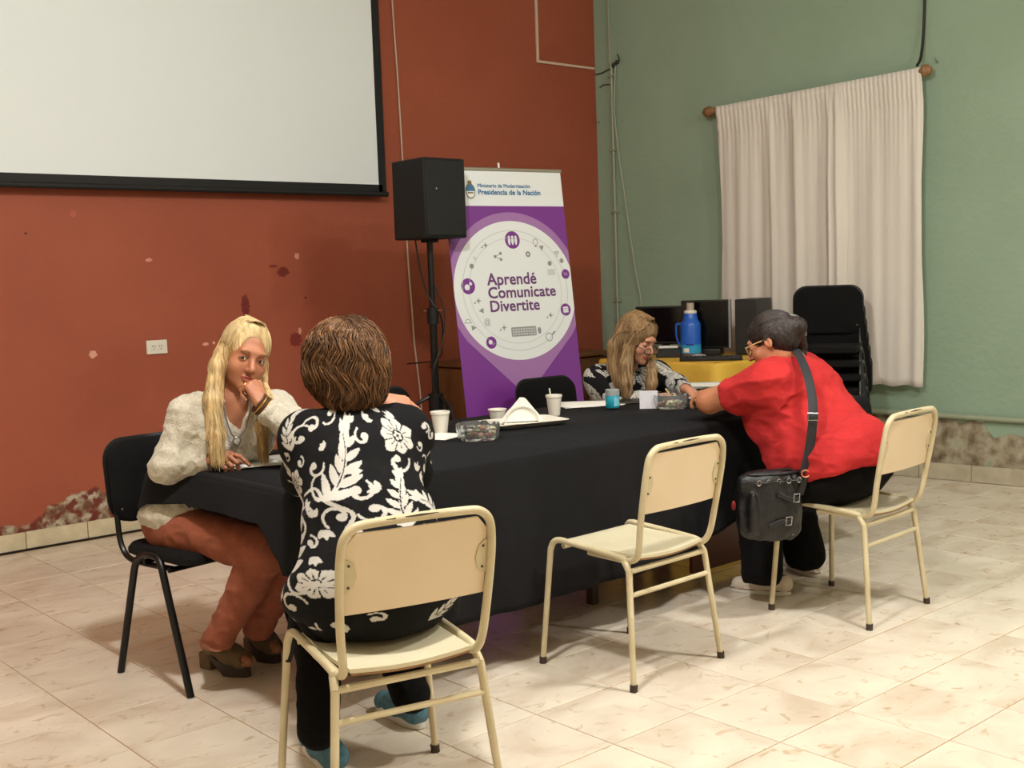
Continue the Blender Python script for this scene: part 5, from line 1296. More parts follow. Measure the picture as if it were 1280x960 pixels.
# ---------------------------------------------------------------- prints for the blouses (flat pattern drawn on the cloth)
class Print:
    def __init__(s, w, h, res=.0015): s.res = res; s.w, s.h = w, h; s.a = np.zeros((int(h/res), int(w/res)), np.float32)
    def win(s, x, y, r):
        i0, i1 = int((x-r+s.w/2)/s.res), int((x+r+s.w/2)/s.res)+1; j0, j1 = int((y-r+s.h/2)/s.res), int((y+r+s.h/2)/s.res)+1
        i0 = max(i0, 0); j0 = max(j0, 0); i1 = min(i1, s.a.shape[1]); j1 = min(j1, s.a.shape[0])
        if i1 <= i0 or j1 <= j0: return None
        X, Y = np.meshgrid((np.arange(i0, i1)+.5)*s.res-s.w/2-x, (np.arange(j0, j1)+.5)*s.res-s.h/2-y); return s.a[j0:j1, i0:i1], X, Y
    def shape(s, x, y, r, fn, v=1):
        q = s.win(x, y, r)
        if q is None: return
        A, X, Y = q; m = fn(X, Y); A[m] = v
    def dot(s, x, y, r, v=1): s.shape(x, y, r+.003, lambda X, Y: X*X+Y*Y < r*r, v)
    def stroke(s, pts, w0, w1, v=1):
        P = [np.array((p.x, p.y)) for p in curve([(a, b_, 0) for a, b_ in pts], 10)]
        n = len(P)
        for i, p in enumerate(P): s.dot(p[0], p[1], w0+(w1-w0)*i/(n-1), v)
        for i in range(n-1):
            q = (P[i]+P[i+1])/2; s.dot(q[0], q[1], w0+(w1-w0)*i/(n-1), v)
    def petal(s, x, y, L, w_, a, v=1):
        ca_, sa = math.cos(a), math.sin(a)
        def fn(X, Y): U = X*ca_+Y*sa; Vv = -X*sa+Y*ca_; t = np.clip(U/L, 0, 1); return (U > 0) & (U < L) & (np.abs(Vv) < w_*np.sin(math.pi*t**.8)**.7)
        s.shape(x, y, L*1.1, fn, v)
    def flower(s, x, y, r, rot=0, n=7):
        for k in range(n):
            a = rot+2*math.pi*k/n; s.petal(x, y, r*(.95+.08*math.sin(k*2.1)), r*.43, a)
        for k in range(n): a = rot+2*math.pi*(k+.5)/n; s.stroke([(x+math.cos(a)*r*.35, y+math.sin(a)*r*.35), (x+math.cos(a)*r*.95, y+math.sin(a)*r*.95)], .0012, .0022, 0)
        for k in range(n): a = rot+2*math.pi*k/n; s.stroke([(x+math.cos(a)*r*.35, y+math.sin(a)*r*.35), (x+math.cos(a)*r*.62, y+math.sin(a)*r*.62)], .0014, .0008, 0)
        s.dot(x, y, r*.30, 0); 
        for k in range(5): a = rot+k*1.257; s.dot(x+math.cos(a)*r*.15, y+math.sin(a)*r*.15, r*.085)
    def leaf(s, x, y, L, a, mir=1):
        """acanthus spray: curved stem with paired lobes and a vein"""
        st = []
        for i in range(7):
            t = i/6; b_ = a+mir*.5*(t-.3); st.append((x+math.cos(b_)*L*t, y+math.sin(b_)*L*t))
        for i in range(1, 7):
            for sd in (-1, 1): s.petal(st[i-1][0], st[i-1][1], L*(.36-.03*i), L*.050, a+mir*.2*i/6+sd*(.80-.05*i))
        s.petal(st[4][0], st[4][1], L*.45, L*.06, a+mir*.4); s.stroke(st, L*.028, L*.018)
        s.stroke(st[1:6], .0016, .0010, 0)
    def scroll(s, x, y, r, a, mir=1, w_=.0055):
        pts = []
        for i in range(14): t = i/13; b_ = a+mir*t*4.6; rr = r*(1-.80*t); pts.append((x+math.cos(b_)*rr, y+math.sin(b_)*rr))
        s.stroke(pts, w_*.45, w_); s.dot(pts[-1][0], pts[-1][1], w_*1.75)
    def bud(s, x, y, r, a):
        for k in (-.7, 0, .7): s.petal(x, y, r, r*.28, a+k)
    def sample(s, u, v):
        i = np.clip(((u+s.w/2)/s.res).astype(int), 0, s.a.shape[1]-1); j = np.clip(((v+s.h/2)/s.res).astype(int), 0, s.a.shape[0]-1); return s.a[j, i]
def floral():
    p = Print(1.5, 1.0); K = 1/425.0
    def U(x, y): return ((x-455)*K, (650-y)*K)
    rs = random.Random(12)
    # motifs laid out over the back of the blouse
    for x, y, r in ((507, 548, 23), (378, 600, 18), (417, 768, 25), (473, 782, 22), (428, 692, 18), (560, 620, 18), (530, 690, 20), (340, 705, 20)): u, v = U(x, y); p.flower(u, v, r*K, rs.random()*6)
    for x, y, L, a, m_ in ((432, 608, 82, 1.15, 1), (487, 640, 58, 1.75, -1), (397, 690, 78, 1.5, 1), (372, 560, 55, 1.9, -1), (535, 655, 60, 2.0, 1), (530, 780, 55, 1.0, 1), (500, 745, 40, .6, 1), (372, 770, 45, 1.6, 1), (465, 705, 45, 2.6, 1), (585, 570, 60, 1.5, 1), (320, 620, 60, 1.4, 1)):
        u, v = U(x, y); p.leaf(u, v, L*K, a, m_)
    for x, y, r, a, m_ in ((497, 575, 14, 0, -1), (425, 600, 17, 2.0, 1), (412, 578, 12, .5, -1), (440, 625, 14, 4.2, -1), (385, 545, 15, 1, 1), (398, 532, 12, 3, -1), (465, 620, 12, 3.4, 1), (455, 600, 12, 1.0, -1), (400, 640, 14, 5, 1), (505, 655, 14, 2, 1), (520, 668, 16, 5, -1), (407, 720, 16, .4, 1), (386, 715, 14, 3, -1),
                         (380, 735, 14, 1, 1), (512, 772, 17, 2.6, 1), (538, 768, 15, 5.2, -1), (552, 745, 14, 1, 1), (440, 740, 14, 3, 1), (395, 790, 12, 1, -1), (366, 640, 13, 4, 1), (480, 665, 12, 0, 1), (545, 590, 14, 2, -1), (465, 545, 10, 2, 1), (420, 520, 12, 4, 1)):
        u, v = U(x, y); p.scroll(u, v, r*K, a, m_)
    for x, y, a in ((453, 530, 1.5), (475, 528, .6), (420, 628, 2), (407, 622, 1), (430, 640, 5), (478, 642, 4), (500, 520, 1), (515, 530, 2), (395, 625, 1), (405, 640, 3), (525, 600, 0), (520, 590, 1), (445, 660, 1), (400, 750, 2), (440, 795, 1), (500, 790, 2), (360, 690, 2), (470, 600, 2.5), (450, 580, 0)):
        u, v = U(x, y); p.bud(u, v, 10*K, a)
    for x, y, q in (((430, 610), (415, 600), (400, 610)), ((430, 610), (450, 622), (445, 640)), ((487, 650), (478, 630), (465, 628)), ((397, 690), (410, 705), (425, 700))): p.stroke([U(*x), U(*y), U(*q)], .005, .003)
    for _ in range(150):
        u = rs.uniform(-.25, .27); v = rs.uniform(-.33, .31); R0 = .022
        q = p.win(u, v, R0)
        if q is not None and q[0].mean() < .10:
            (p.scroll(u, v, .017, rs.random()*6, rs.choice((-1, 1)), .0042) if rs.random() < .6 else p.bud(u, v, .020, rs.random()*6))
    for _ in range(60):      # sides and front
        u = rs.choice((-1, 1))*rs.uniform(.27, .72); v = rs.uniform(-.42, .42); k = rs.random()
        if k < .25: p.flower(u, v, .045, rs.random()*6)
        elif k < .6: p.leaf(u, v, .12, rs.random()*6, rs.choice((-1, 1)))
        else: p.scroll(u, v, .035, rs.random()*6, rs.choice((-1, 1)))
    return p
def shells():
    p = Print(1.6, 1.2); rs = random.Random(5)
    for j in range(-7, 8):
        for i in range(-9, 10):
            x = (i+.5*(j % 2))*.088+rs.uniform(-.01, .01); y = j*.074+rs.uniform(-.008, .008); a0 = rs.uniform(0, 6.28); r = .046
            def fn(X, Y, a0=a0, r=r):
                R_ = np.hypot(X+.4*r*math.cos(a0), Y+.4*r*math.sin(a0)); A_ = (np.arctan2(Y+.4*r*math.sin(a0), X+.4*r*math.cos(a0))-a0+math.pi) % (2*math.pi)-math.pi
                return (R_ < r*1.35) & (np.abs(A_) < 1.15) & ((((A_*6.5+R_*60) % 1.0) > .30)) & (np.hypot(X, Y) < r)
            p.shape(x, y, r, fn)
    return p
def two_tone(mask, a, b_): m = mask[:, None]; return np.array(lin(a))[None, :]*m+np.array(lin(b_))[None, :]*(1-m)

# ---------------------------------------------------------------- woman in the floral blouse, seen from behind
def woman_floral():
    off = (-4.96, -3.95, 0); t = thing('person', 'woman with short brown hair in a black and white floral blouse, seen from behind', 'person', off)
    HM = frame(nrm((.16, .97, -.10)), (0, 0, 1)); hc = A3(*(-4.8142, -3.6386, 1.1591))
    J = dict(pelvis=A3(-4.955, -3.965, .580), waist=A3(*(-4.9127, -3.8834, 0.7329)), chest=A3(*(-4.8536, -3.7586, 0.8707)), nb=A3(*(-4.8162, -3.6808, 1.0135)), head=hc, HM=HM,
             shL=A3(*(-4.9492, -3.6382, 0.9587)), shR=A3(*(-4.6854, -3.7616, 0.9571)), elL=A3(*(-4.9088, -3.5281, 0.8378)), elR=A3(*(-4.5548, -3.6010, 0.8019)), wrL=A3(-4.80, -3.30, .80), wrR=A3(*(-4.5793, -3.4725, 1.0296)),
             hipL=A3(-5.06, -3.90, .53), hipR=A3(-4.86, -3.94, .53), knL=A3(*(-4.9290, -3.6188, 0.4887)), knR=A3(-4.70, -3.55, .51), anL=A3(*(-5.0793, -3.8320, 0.1735)), anR=A3(*(-4.7640, -3.8381, 0.1912)))
    J['R'] = nrm(J['shR']-J['shL'])
    sk = skinmat('light', (196, 136, 108), (184, 122, 94)); W = ((.185, .135, .12), (.165, .125, .14), (.170, .115, .13))
    B = Field(); Mp, Mc = f_torso(B, J, W, .05)
    for s in 'RL': f_arm(B, J, s); f_leg(B, J, s)
    f_neck(B, J, .055)
    hl = Field(); f_hand(hl, J['wrL'], (.75, .6, -.1), UP, IR, ((10, 20, 15), (12, 22, 15), (14, 24, 15), (16, 24, 15)))
    fr = nrm(IR*.95-UP*.12-TC*.1); hr = Field(); hr.cone(J['wrR']-UP*.03, J['wrR'], .027, .026)
    f_hand(hr, J['wrR'], fr, UP*.85+TC*.3, TC, ((22, 25, 20), (30, 30, 20), (35, 35, 20), (40, 35, 25)), (.8, .4, -.3))
    H = Field(); f_head(H, hc, HM); f_neck(H, J, .055)
    V, F = join(B.mesh(.0065), H.mesh(.0035), hl.mesh(.003), hr.mesh(.0024)); soft('body', V, F, sk, t, off); face_bits(t, off, hc, HM, 1.0)
    # blouse
    S = Field(); S.ell(J['pelvis']+A3(.01, .0, .0), (.215, .17, .13), Mp, .08); S.ell(J['pelvis']+A3(.0, .05, -.02), (.225, .16, .10), Mp, .05); f_torso(S, J, ((.190, .140, .15), (.172, .135, .16), (.178, .125, .135)), .05, .012, sh=.055)
    for s in 'RL': S.cone(J['sh'+s], J['el'+s], .062, .056, .04); S.cone(J['el'+s], J['el'+s]*.55+J['wr'+s]*.45, .058, .048, .03)
    S.cone(J['nb']+A3(0, 0, .02), hc, .060, .066, .012, True); S.plane(A3(0, 0, .462), (0, 0, -1))
    m_ = {}
    for s in 'RL': q = J['el'+s]*.5+J['wr'+s]*.5; v = nrm(J['wr'+s]-J['el'+s]); S.ell(q+v*.03, (.045, .045, .045), None, .004, True)
    V, F = S.mesh(.0026); V = smooth_v(V, F, 1); V = wrinkle(V, F, .012, 8, 4, (1, 1, .6)); pr_ = floral()
    c0 = np.array((-4.93, -3.80, .727)); fb = nrm(np.cross(UP, J['R'])); rb = nrm(np.cross(fb, UP)); L_ = V-c0
    dep = .9*(V[:, 2]-.5)*.28; x = L_@rb; y = L_@fb-dep+.02; x = x-(V[:, 2]-.727)*.10
    ph = np.arctan2(x, -(y-.10)); u = ph*.215; col = two_tone(pr_.sample(u, V[:, 2]-.727), (196, 192, 184), (12, 11, 12)); col[V[:, 2] < .500] = lin((14, 13, 14))
    soft('blouse', V, F, mat('blouse_print', (255, 255, 255), .9, vcol=True, bump=.15, bscale=260, spec=.2), t, off, col)
    T = Field(); T.ell(J['pelvis']+A3(0, .0, -.03), (.195, .165, .085), Mp, .05)
    for s in 'RL': f_leg(T, J, s, .010, (.088, .066, .046), calf=.056)
    T.plane(A3(0, 0, .105), (0, 0, -1)); V, F = T.mesh(.0055); V = wrinkle(V, F, .006, 12, 9, (1, 1, 1.2)); soft('trousers', V, F, mat('trousers_black', (12, 11, 12), .95, bump=.15, bscale=260, spec=.15), t, off)
    # hanging side points of the tunic
    for p0, p1 in (((-5.0901, -3.7767, 0.5559), (-5.1366, -3.7853, 0.3686)), ((-4.6690, -3.9359, 0.5099), (-4.6556, -3.9320, 0.4178))):
        a, b_ = Vector(p0), Vector(p1); w_ = Vector(IR)*.030; part('tunic_point', G().add([tuple(a-w_*.6), tuple(a+w_), tuple(b_+w_*.3), tuple(b_-w_*.2), tuple((a+b_)/2-w_*.5), tuple((a+b_)/2+w_*.6)], [(0, 1, 5, 4), (4, 5, 2, 3)]), mat('tunic_black', (15, 14, 15), .85), t, off=off, solid=.003)
    up_ = mat('sneaker_blue', (88, 130, 146), .8, c2=(62, 104, 124), nscale=60, bump=.4, bscale=220); so = mat('sole_white', (214, 212, 204), .5)
    sneaker(t, off, (-5.0001, -3.7996, 0.0000), (-4.9364, -3.5207, 0.0000), up_, so, 'teal blue running shoe with white sole'); sneaker(t, off, (-4.6192, -3.6866, 0.0000), (-4.6033, -3.4264, 0.0000), up_, so, 'teal blue running shoe with white sole')
    for s in 'RL': part('sock', G().cyl(tuple(J['an'+s]+A3(0, 0, .0)), tuple(J['an'+s]*.98+A3(*off)*.02-A3(0, 0, .03)), .040, 14), mat('sock_grey', (120, 104, 104), .9), t, off=off)
    # hair: short, full, layered waves
    Hh = Field(); P = lambda *p: hc+HM@A3(*p)
    Hh.ell(P(0, -.025, .045), (.108, .118, .098), HM, .03).ell(P(0, -.05, -.02), (.108, .095, .098), HM, .04).ell(P(0, -.055, -.085), (.090, .066, .055), HM, .03).ell(P(-.06, -.0, .0), (.055, .08, .09), HM, .03).ell(P(.06, 0, .0), (.055, .08, .09), HM, .03)
    Hh.ell(P(0, .125, -.03), (.075, .06, .09), HM, .012, True)
    rs = random.Random(9); base = (112, 78, 48)
    crown = P(0, -.03, .12)
    def flow(p): d = p-crown; d = d/(np.linalg.norm(d)+1e-6); return d*1.0+UP*-.9+IR*.25*math.sin(p[2]*40)
    paths = surf_paths(Hh, .008, 2600, 9, .075, flow, rs, [base, (138, 100, 64), (88, 60, 38), (126, 88, 54)], .010, .35, .55, 60)
    add_hair(t, off, Hh, .0042, 'brown', base, paths, .0016, .016, (17, 17, 13), 11, amp=.3)
woman_floral()

# ---------------------------------------------------------------- woman in the red shirt
def woman_red():
    off = (-2.60, -3.85, 0); t = thing('person', 'woman in a red t-shirt and black trousers leaning over the table, dark hair pulled back', 'person', off)
    HM = frame(nrm((-.36, .86, -.42)), (0, .35, 1)); hc = A3(*(-2.6582, -3.5926, 1.0999))
    J = dict(pelvis=A3(-2.60, -3.925, .600), waist=A3(*(-2.6080, -3.7703, 0.6484)), chest=A3(*(-2.6075, -3.6413, 0.8393)), nb=A3(*(-2.5716, -3.6388, 1.0102)), head=hc, HM=HM,
             shL=A3(*(-2.7844, -3.6623, 0.9338)), shR=A3(*(-2.3950, -3.5756, 0.9319)), elL=A3(*(-2.8131, -3.3814, 0.8476)), elR=A3(*(-2.4810, -3.3132, 0.8302)), wrL=A3(*(-2.5270, -3.2822, 0.8655)), wrR=A3(*(-2.4262, -3.1328, 0.8454)),
             hipL=A3(-2.70, -3.88, .56), hipR=A3(-2.49, -3.88, .56), knL=A3(*(-2.7122, -3.5585, 0.4356)), knR=A3(*(-2.4263, -3.5055, 0.4004)), anL=A3(*(-2.7525, -3.5996, 0.1334)), anR=A3(*(-2.4423, -3.6015, 0.1492)))
    J['R'] = nrm(nrm(J['shR']-J['shL'])+A3(.5, 0, 0))
    sk = skinmat('warm', (190, 128, 94), (176, 112, 80)); W = ((.205, .165, .14), (.200, .165, .15), (.185, .135, .14))
    B = Field(); Mp, Mc = f_torso(B, J, W, .06)
    for s in 'RL': f_arm(B, J, s, 0, (.060, .052, .030)); f_leg(B, J, s, 0, (.10, .07, .042), calf=.06)
    f_neck(B, J, .058); hl = Field(); f_hand(hl, J['wrL'], (.8, .5, -.15), UP, -IR, ((15, 25, 15),)*4); hr = Field(); f_hand(hr, J['wrR'], (-.45, .85, -.1), UP, -IR, ((25, 40, 25), (30, 45, 25), (35, 45, 30), (40, 45, 30)))
    hl.cone(J['wrL']-nrm(J['wrL']-J['elL'])*.04, J['wrL'], .03, .028); hr.cone(J['wrR']-nrm(J['wrR']-J['elR'])*.04, J['wrR'], .03, .028)
    H = Field(); f_head(H, hc, HM); f_neck(H, J, .055); V, F = join(B.mesh(.006), H.mesh(.0032), hl.mesh(.003), hr.mesh(.003)); soft('body', V, F, sk, t, off)
    face_bits(t, off, hc, HM, 1.0, (50, 34, 24), (150, 84, 72), (60, 46, 38))
    S = Field(); S.ell(J['pelvis']+A3(0, -.0, .03), (.225, .185, .15), Mp, .08); f_torso(S, J, ((.215, .175, .15), (.212, .178, .16), (.200, .150, .15)), .06, .012, sh=.062)
    S.cone(J['waist'], J['chest'], .17, .15, .08); S.ell((-2.5393, -3.7405, 0.7295), (.17, .17, .15), None, .10); S.ell((-2.4983, -3.6664, 0.8682), (.12, .12, .12), None, .10)
    for s in 'RL':
        e = J['sh'+s]*.46+J['el'+s]*.54; v = nrm(J['el'+s]-J['sh'+s]); S.cone(J['sh'+s], e, .082, .078, .05); S.ell(e+v*.075, (.085, .085, .085), None, .003, True)
    S.cone(J['nb']+A3(0, 0, .01), hc, .058, .070, .010, True)
    # hem: tilted cut, higher at the back
    hn = nrm(np.cross(A3(*(-2.8428, -3.7652, 0.5394))-A3(*(-2.5297, -4.0279, 0.6222)), A3(-.654, -.751, .2))); hn = hn if hn[2] < 0 else -hn; S.plane(A3(*(-2.7582, -3.8370, 0.5549)), hn)
    V, F = S.mesh(.0045); V = wrinkle(V, F, .022, 6.0, 4, (1, 1.0, 2.0), None); V = wrinkle(V, F, .004, 18, 8, (1, 1, 1.6))
    soft('t_shirt', V, F, mat('tshirt_red', (184, 46, 46), .9, c2=(172, 41, 42), nscale=8, bump=.1, bscale=300, sheen=.0, spec=.2), t, off)
    T = Field(); T.ell(J['pelvis']+A3(0, 0, -.02), (.225, .185, .13), Mp, .05)
    for s in 'RL': f_leg(T, J, s, .012, (.108, .085, .075), calf=.078)
    T.plane(A3(0, 0, .085), (0, 0, -1)).plane(A3(0, 0, .468), (0, 0, -1)) if False else T.plane(A3(0, 0, .085), (0, 0, -1))
    V, F = T.mesh(.006); V = wrinkle(V, F, .008, 10, 9, (1, 1, 1.2)); soft('trousers', V, F, mat('trousers_black', (12, 11, 12), .95, bump=.15, bscale=260, spec=.15), t, off)
    cn = mat('canvas_cream', (206, 194, 176), .8, bump=.2, bscale=260); so = mat('sole_white', (214, 212, 204), .5); rd = mat('stripe_maroon', (110, 40, 44), .6)
    sneaker(t, off, (-2.5981, -3.6338, 0.0000), (-2.7044, -3.3978, 0.0000), cn, so, 'white canvas sneaker with thin dark stripe on the sole', rd, .07); sneaker(t, off, (-2.2771, -3.5539, 0.0000), (-2.1744, -3.2418, 0.0000), cn, so, 'white canvas sneaker with thin dark stripe on the sole', rd, .07)
    # glasses
    P = lambda *p: hc+HM@A3(*p); fr = mat('spectacle_gold', (206, 180, 130), .35, .4); gl = mat('lens_glass', (235, 238, 238), .05, trans=.95)
    g = thing('x', 'x', 'x'); bpy.data.objects.remove(g)
    fo = part('glasses', G().tube([tuple(P(.075, -.005, .004)), tuple(P(.078, .05, .006)), tuple(P(.066, .092, .006))], .0028, 8).tube([tuple(P(-.075, -.005, .004)), tuple(P(-.078, .05, .006)), tuple(P(-.066, .092, .006))], .0028, 8).tube([tuple(P(-.008, .106, .0)), tuple(P(.008, .106, .0))], .002, 6), fr, t, off=off)
    for x in (-1, 1):
        ov = [tuple(P(x*.036+.026*math.cos(a), .100-.008*abs(math.cos(a)), -.004+.018*math.sin(a))) for a in np.linspace(0, 6.283, 21)[:-1]]; part('lens_rim', G().tube(ov, .002, 6, closed=True), fr, fo, off=off); part('lens', G().add(ov, [tuple(range(20))]), gl, fo, off=off)
    # hair
    Hh = Field(); Hh.ell(P(0, -.022, .036), (.084, .104, .088), HM, .02).ell(P(0, -.055, -.005), (.078, .068, .075), HM, .03).ell(P(0, .110, -.03), (.072, .060, .100), HM, .012, True)
    for x in (-1, 1): Hh.ell(P(x*.078, .005, -.028), (.028, .034, .042), HM, .01, True)
    tail = [P(0, -.10, .03), P(0, -.128, .01), A3(*(-2.4812, -3.6169, 1.0722)), A3(*(-2.5139, -3.6508, 0.9961)), A3(*(-2.5355, -3.6686, 0.9128))]
    for i in range(4): Hh.cone(tail[i], tail[i+1], (.040, .036, .026, .018)[i], (.036, .026, .018, .010)[i], .02)
    rs = random.Random(2); base = (46, 36, 32); paths = []
    C0 = A3(0, -.022, .034)
    for _ in range(620):
        x0 = rs.uniform(-1, 1); z0 = rs.uniform(-.2, 1); a = math.atan2(z0, x0)
        s_ = A3(math.cos(a)*.080, .070-.05*abs(math.cos(a)), max(math.sin(a), -.3)*.078); e_ = A3(rs.uniform(-.02, .02), -.100, .0+rs.uniform(-.02, .03)); Pq = []
        for i in range(12):
            tt = i/11; q = s_*(1-tt)+e_*tt; d = q/np.array((.086, .106, .091)); q = q/np.linalg.norm(d)*1.015; Pq.append(hc+HM@(C0+q))
        paths.append((np.array(Pq), tone(base if rs.random() < .92 else (96, 84, 76), rs, .45)))
    for _ in range(120):
        o1 = A3(*[rs.gauss(0, 1) for _ in range(3)]); o1 = o1/np.linalg.norm(o1)*.02*rs.uniform(.4, 1.1); c_ = curve([tuple(q+o1*k) for q, k in zip(tail, (1.2, 1.2, 1, .8, .5))], 4); paths.append((np.array([tuple(p) for p in c_]), tone(base, rs, .4)))
    add_hair(t, off, Hh, .004, 'dark', base, paths, .0018, .004, (70, 70, 40), 5)
    part('hair_clip', G().tube(curve([tuple(P(.050, -.088, .088)), tuple(P(.040, -.130, .060)), tuple(P(.030, -.152, .012)), tuple(P(.022, -.138, -.035))], 5), .008, 8).tube(curve([tuple(P(.0, -.095, .085)), tuple(P(-.005, -.130, .060)), tuple(P(.0, -.150, .015))], 5), .006, 8), mat('clip_grey', (96, 92, 86), .35), t, off=off)
    return J
JR = woman_red()

# ---------------------------------------------------------------- black shoulder bag and strap
def bag():
    off = (-2.9442, -3.7914, 0.4728); t = thing('handbag', 'black leather bucket bag hanging from the shoulder of the woman in red', 'bag', off)
    lea = mat('leather_black', (11, 11, 13), .45, bump=.35, bscale=70); sv_ = mat('buckle_silver', (190, 190, 190), .25, 1)
    c = A3(*off); R = nrm(IR*.9+TC*-.25); R[2] = 0; R = nrm(R); U = nrm(UP*1+IR*.10); Dp = nrm(np.cross(U, R)); M = np.stack([R, Dp, U], 1); Q = lambda x, y, z: c+M@A3(x, y, z)
    F = Field()
    F.ell(Q(.0, 0, -.05), (.135, .065, .10), M, .03).ell(Q(0, 0, .03), (.125, .060, .10), M, .05).ell(Q(0, 0, -.10), (.125, .062, .045), M, .03).cone(Q(-.115, 0, .095), Q(.115, 0, .095), .030, .030, .04)
    for x, y, r in ((-.10, -.05, .02), (.03, .055, .03), (-.06, .055, .03)): F.ell(Q(x, y, -.02), (r, .02, .08), M, .02)
    F.plane(Q(0, 0, -.135), tuple(-U)); V, Fc = F.mesh(.0038); V = wrinkle(V, Fc, .012, 14, 3, (1, 1, .5)); soft('bag_body', V, Fc, lea, t, off)
    fy = 1 if (M[:, 1]@TC) > 0 else -1
    part('rim', G().tube([tuple(Q(.118*math.cos(a), .040*math.sin(a), .128)) for a in np.linspace(0, 6.283, 25)[:-1]], .006, 8, closed=True), lea, t, off=off)
    for x in (-.085, -.045, .0, .045, .09):
        p0 = Vector(Q(x, fy*.050, .10)); part('eyelet', G().tube([tuple(p0+Vector(M[:, 0])*math.cos(a)*.008+Vector(M[:, 2])*math.sin(a)*.010) for a in np.linspace(0, 6.283, 13)[:-1]], .0028, 6, closed=True), sv_, t, off=off)
    part('drawstring', G().tube(curve([tuple(Q(x, fy*(.056+.004*math.sin(x*90)), .10)) for x in np.linspace(-.11, .11, 12)], 4), .003, 6), lea, t, off=off)
    for cx, cz, a in ((.055, .035, .3), (.03, -.055, -.25)):
        b_ = part('flap_strap', G().tube(curve([tuple(Q(cx-.07*math.cos(a), fy*.074, cz-.07*math.sin(a)*-1)), tuple(Q(cx-.02, fy*.080, cz)), tuple(Q(cx+.03, fy*.078, cz-.01))], 5), .009, 8, flat=(tuple(M[:, 2]), .35)), lea, t, off=off)
        p0 = Vector(Q(cx+.012, fy*.082, cz)); part('buckle', G().tube([tuple(p0+Vector(M[:, 0])*dx+Vector(M[:, 2])*dz) for dx, dz in ((-.012, -.016), (.012, -.016), (.012, .016), (-.012, .016))], .0026, 6, closed=True), sv_, b_, off=off)
    pts = [(-2.8500, -3.8858, 0.5923), (-2.8415, -3.9074, 0.6957), (-2.8395, -3.9223, 0.8080), (-2.7999, -3.8928, 0.8977), (-2.7408, -3.8272, 0.9862), (-2.6428, -3.7175, 1.0579), (-2.5493, -3.6240, 1.0733)]
    part('shoulder_strap', G().tube(curve(pts, 6), .019, 10, flat=(tuple(IR), .16)), mat('strap_grey', (30, 30, 35), .7, bump=.2, bscale=200), t, off=off)
    p0 = Vector((-2.8578, -3.8987, 0.5947)); part('strap_ring', G().tube([tuple(p0+Vector(IR)*math.cos(a)*.016+Vector(UP)*math.sin(a)*.014) for a in np.linspace(0, 6.283, 17)[:-1]], .003, 6, closed=True), mat('ring_copper', (216, 150, 120), .3, 1), t, off=off)
    part('strap_end', G().tube([(-2.8547, -3.8963, 0.5812), (-2.8690, -3.8790, 0.5107)], .014, 8, flat=(tuple(IR), .3)), lea, t, off=off)
    p0 = Vector((-2.8511, -3.9305, 0.8224)); part('strap_buckle', G().tube([tuple(p0+Vector(IR)*dx+Vector(UP)*dz) for dx, dz in ((-.020, -.014), (.020, -.014), (.020, .014), (-.020, .014))], .003, 6, closed=True), sv_, t, off=off)
    for x, y in ((913, 640), ):
        part('red_charm', G().ell((-2.9761, -3.6330, 0.4515), (.010, .010, .020), 10, 8), mat('charm_red', (130, 24, 24), .5), t, off=off)
bag()

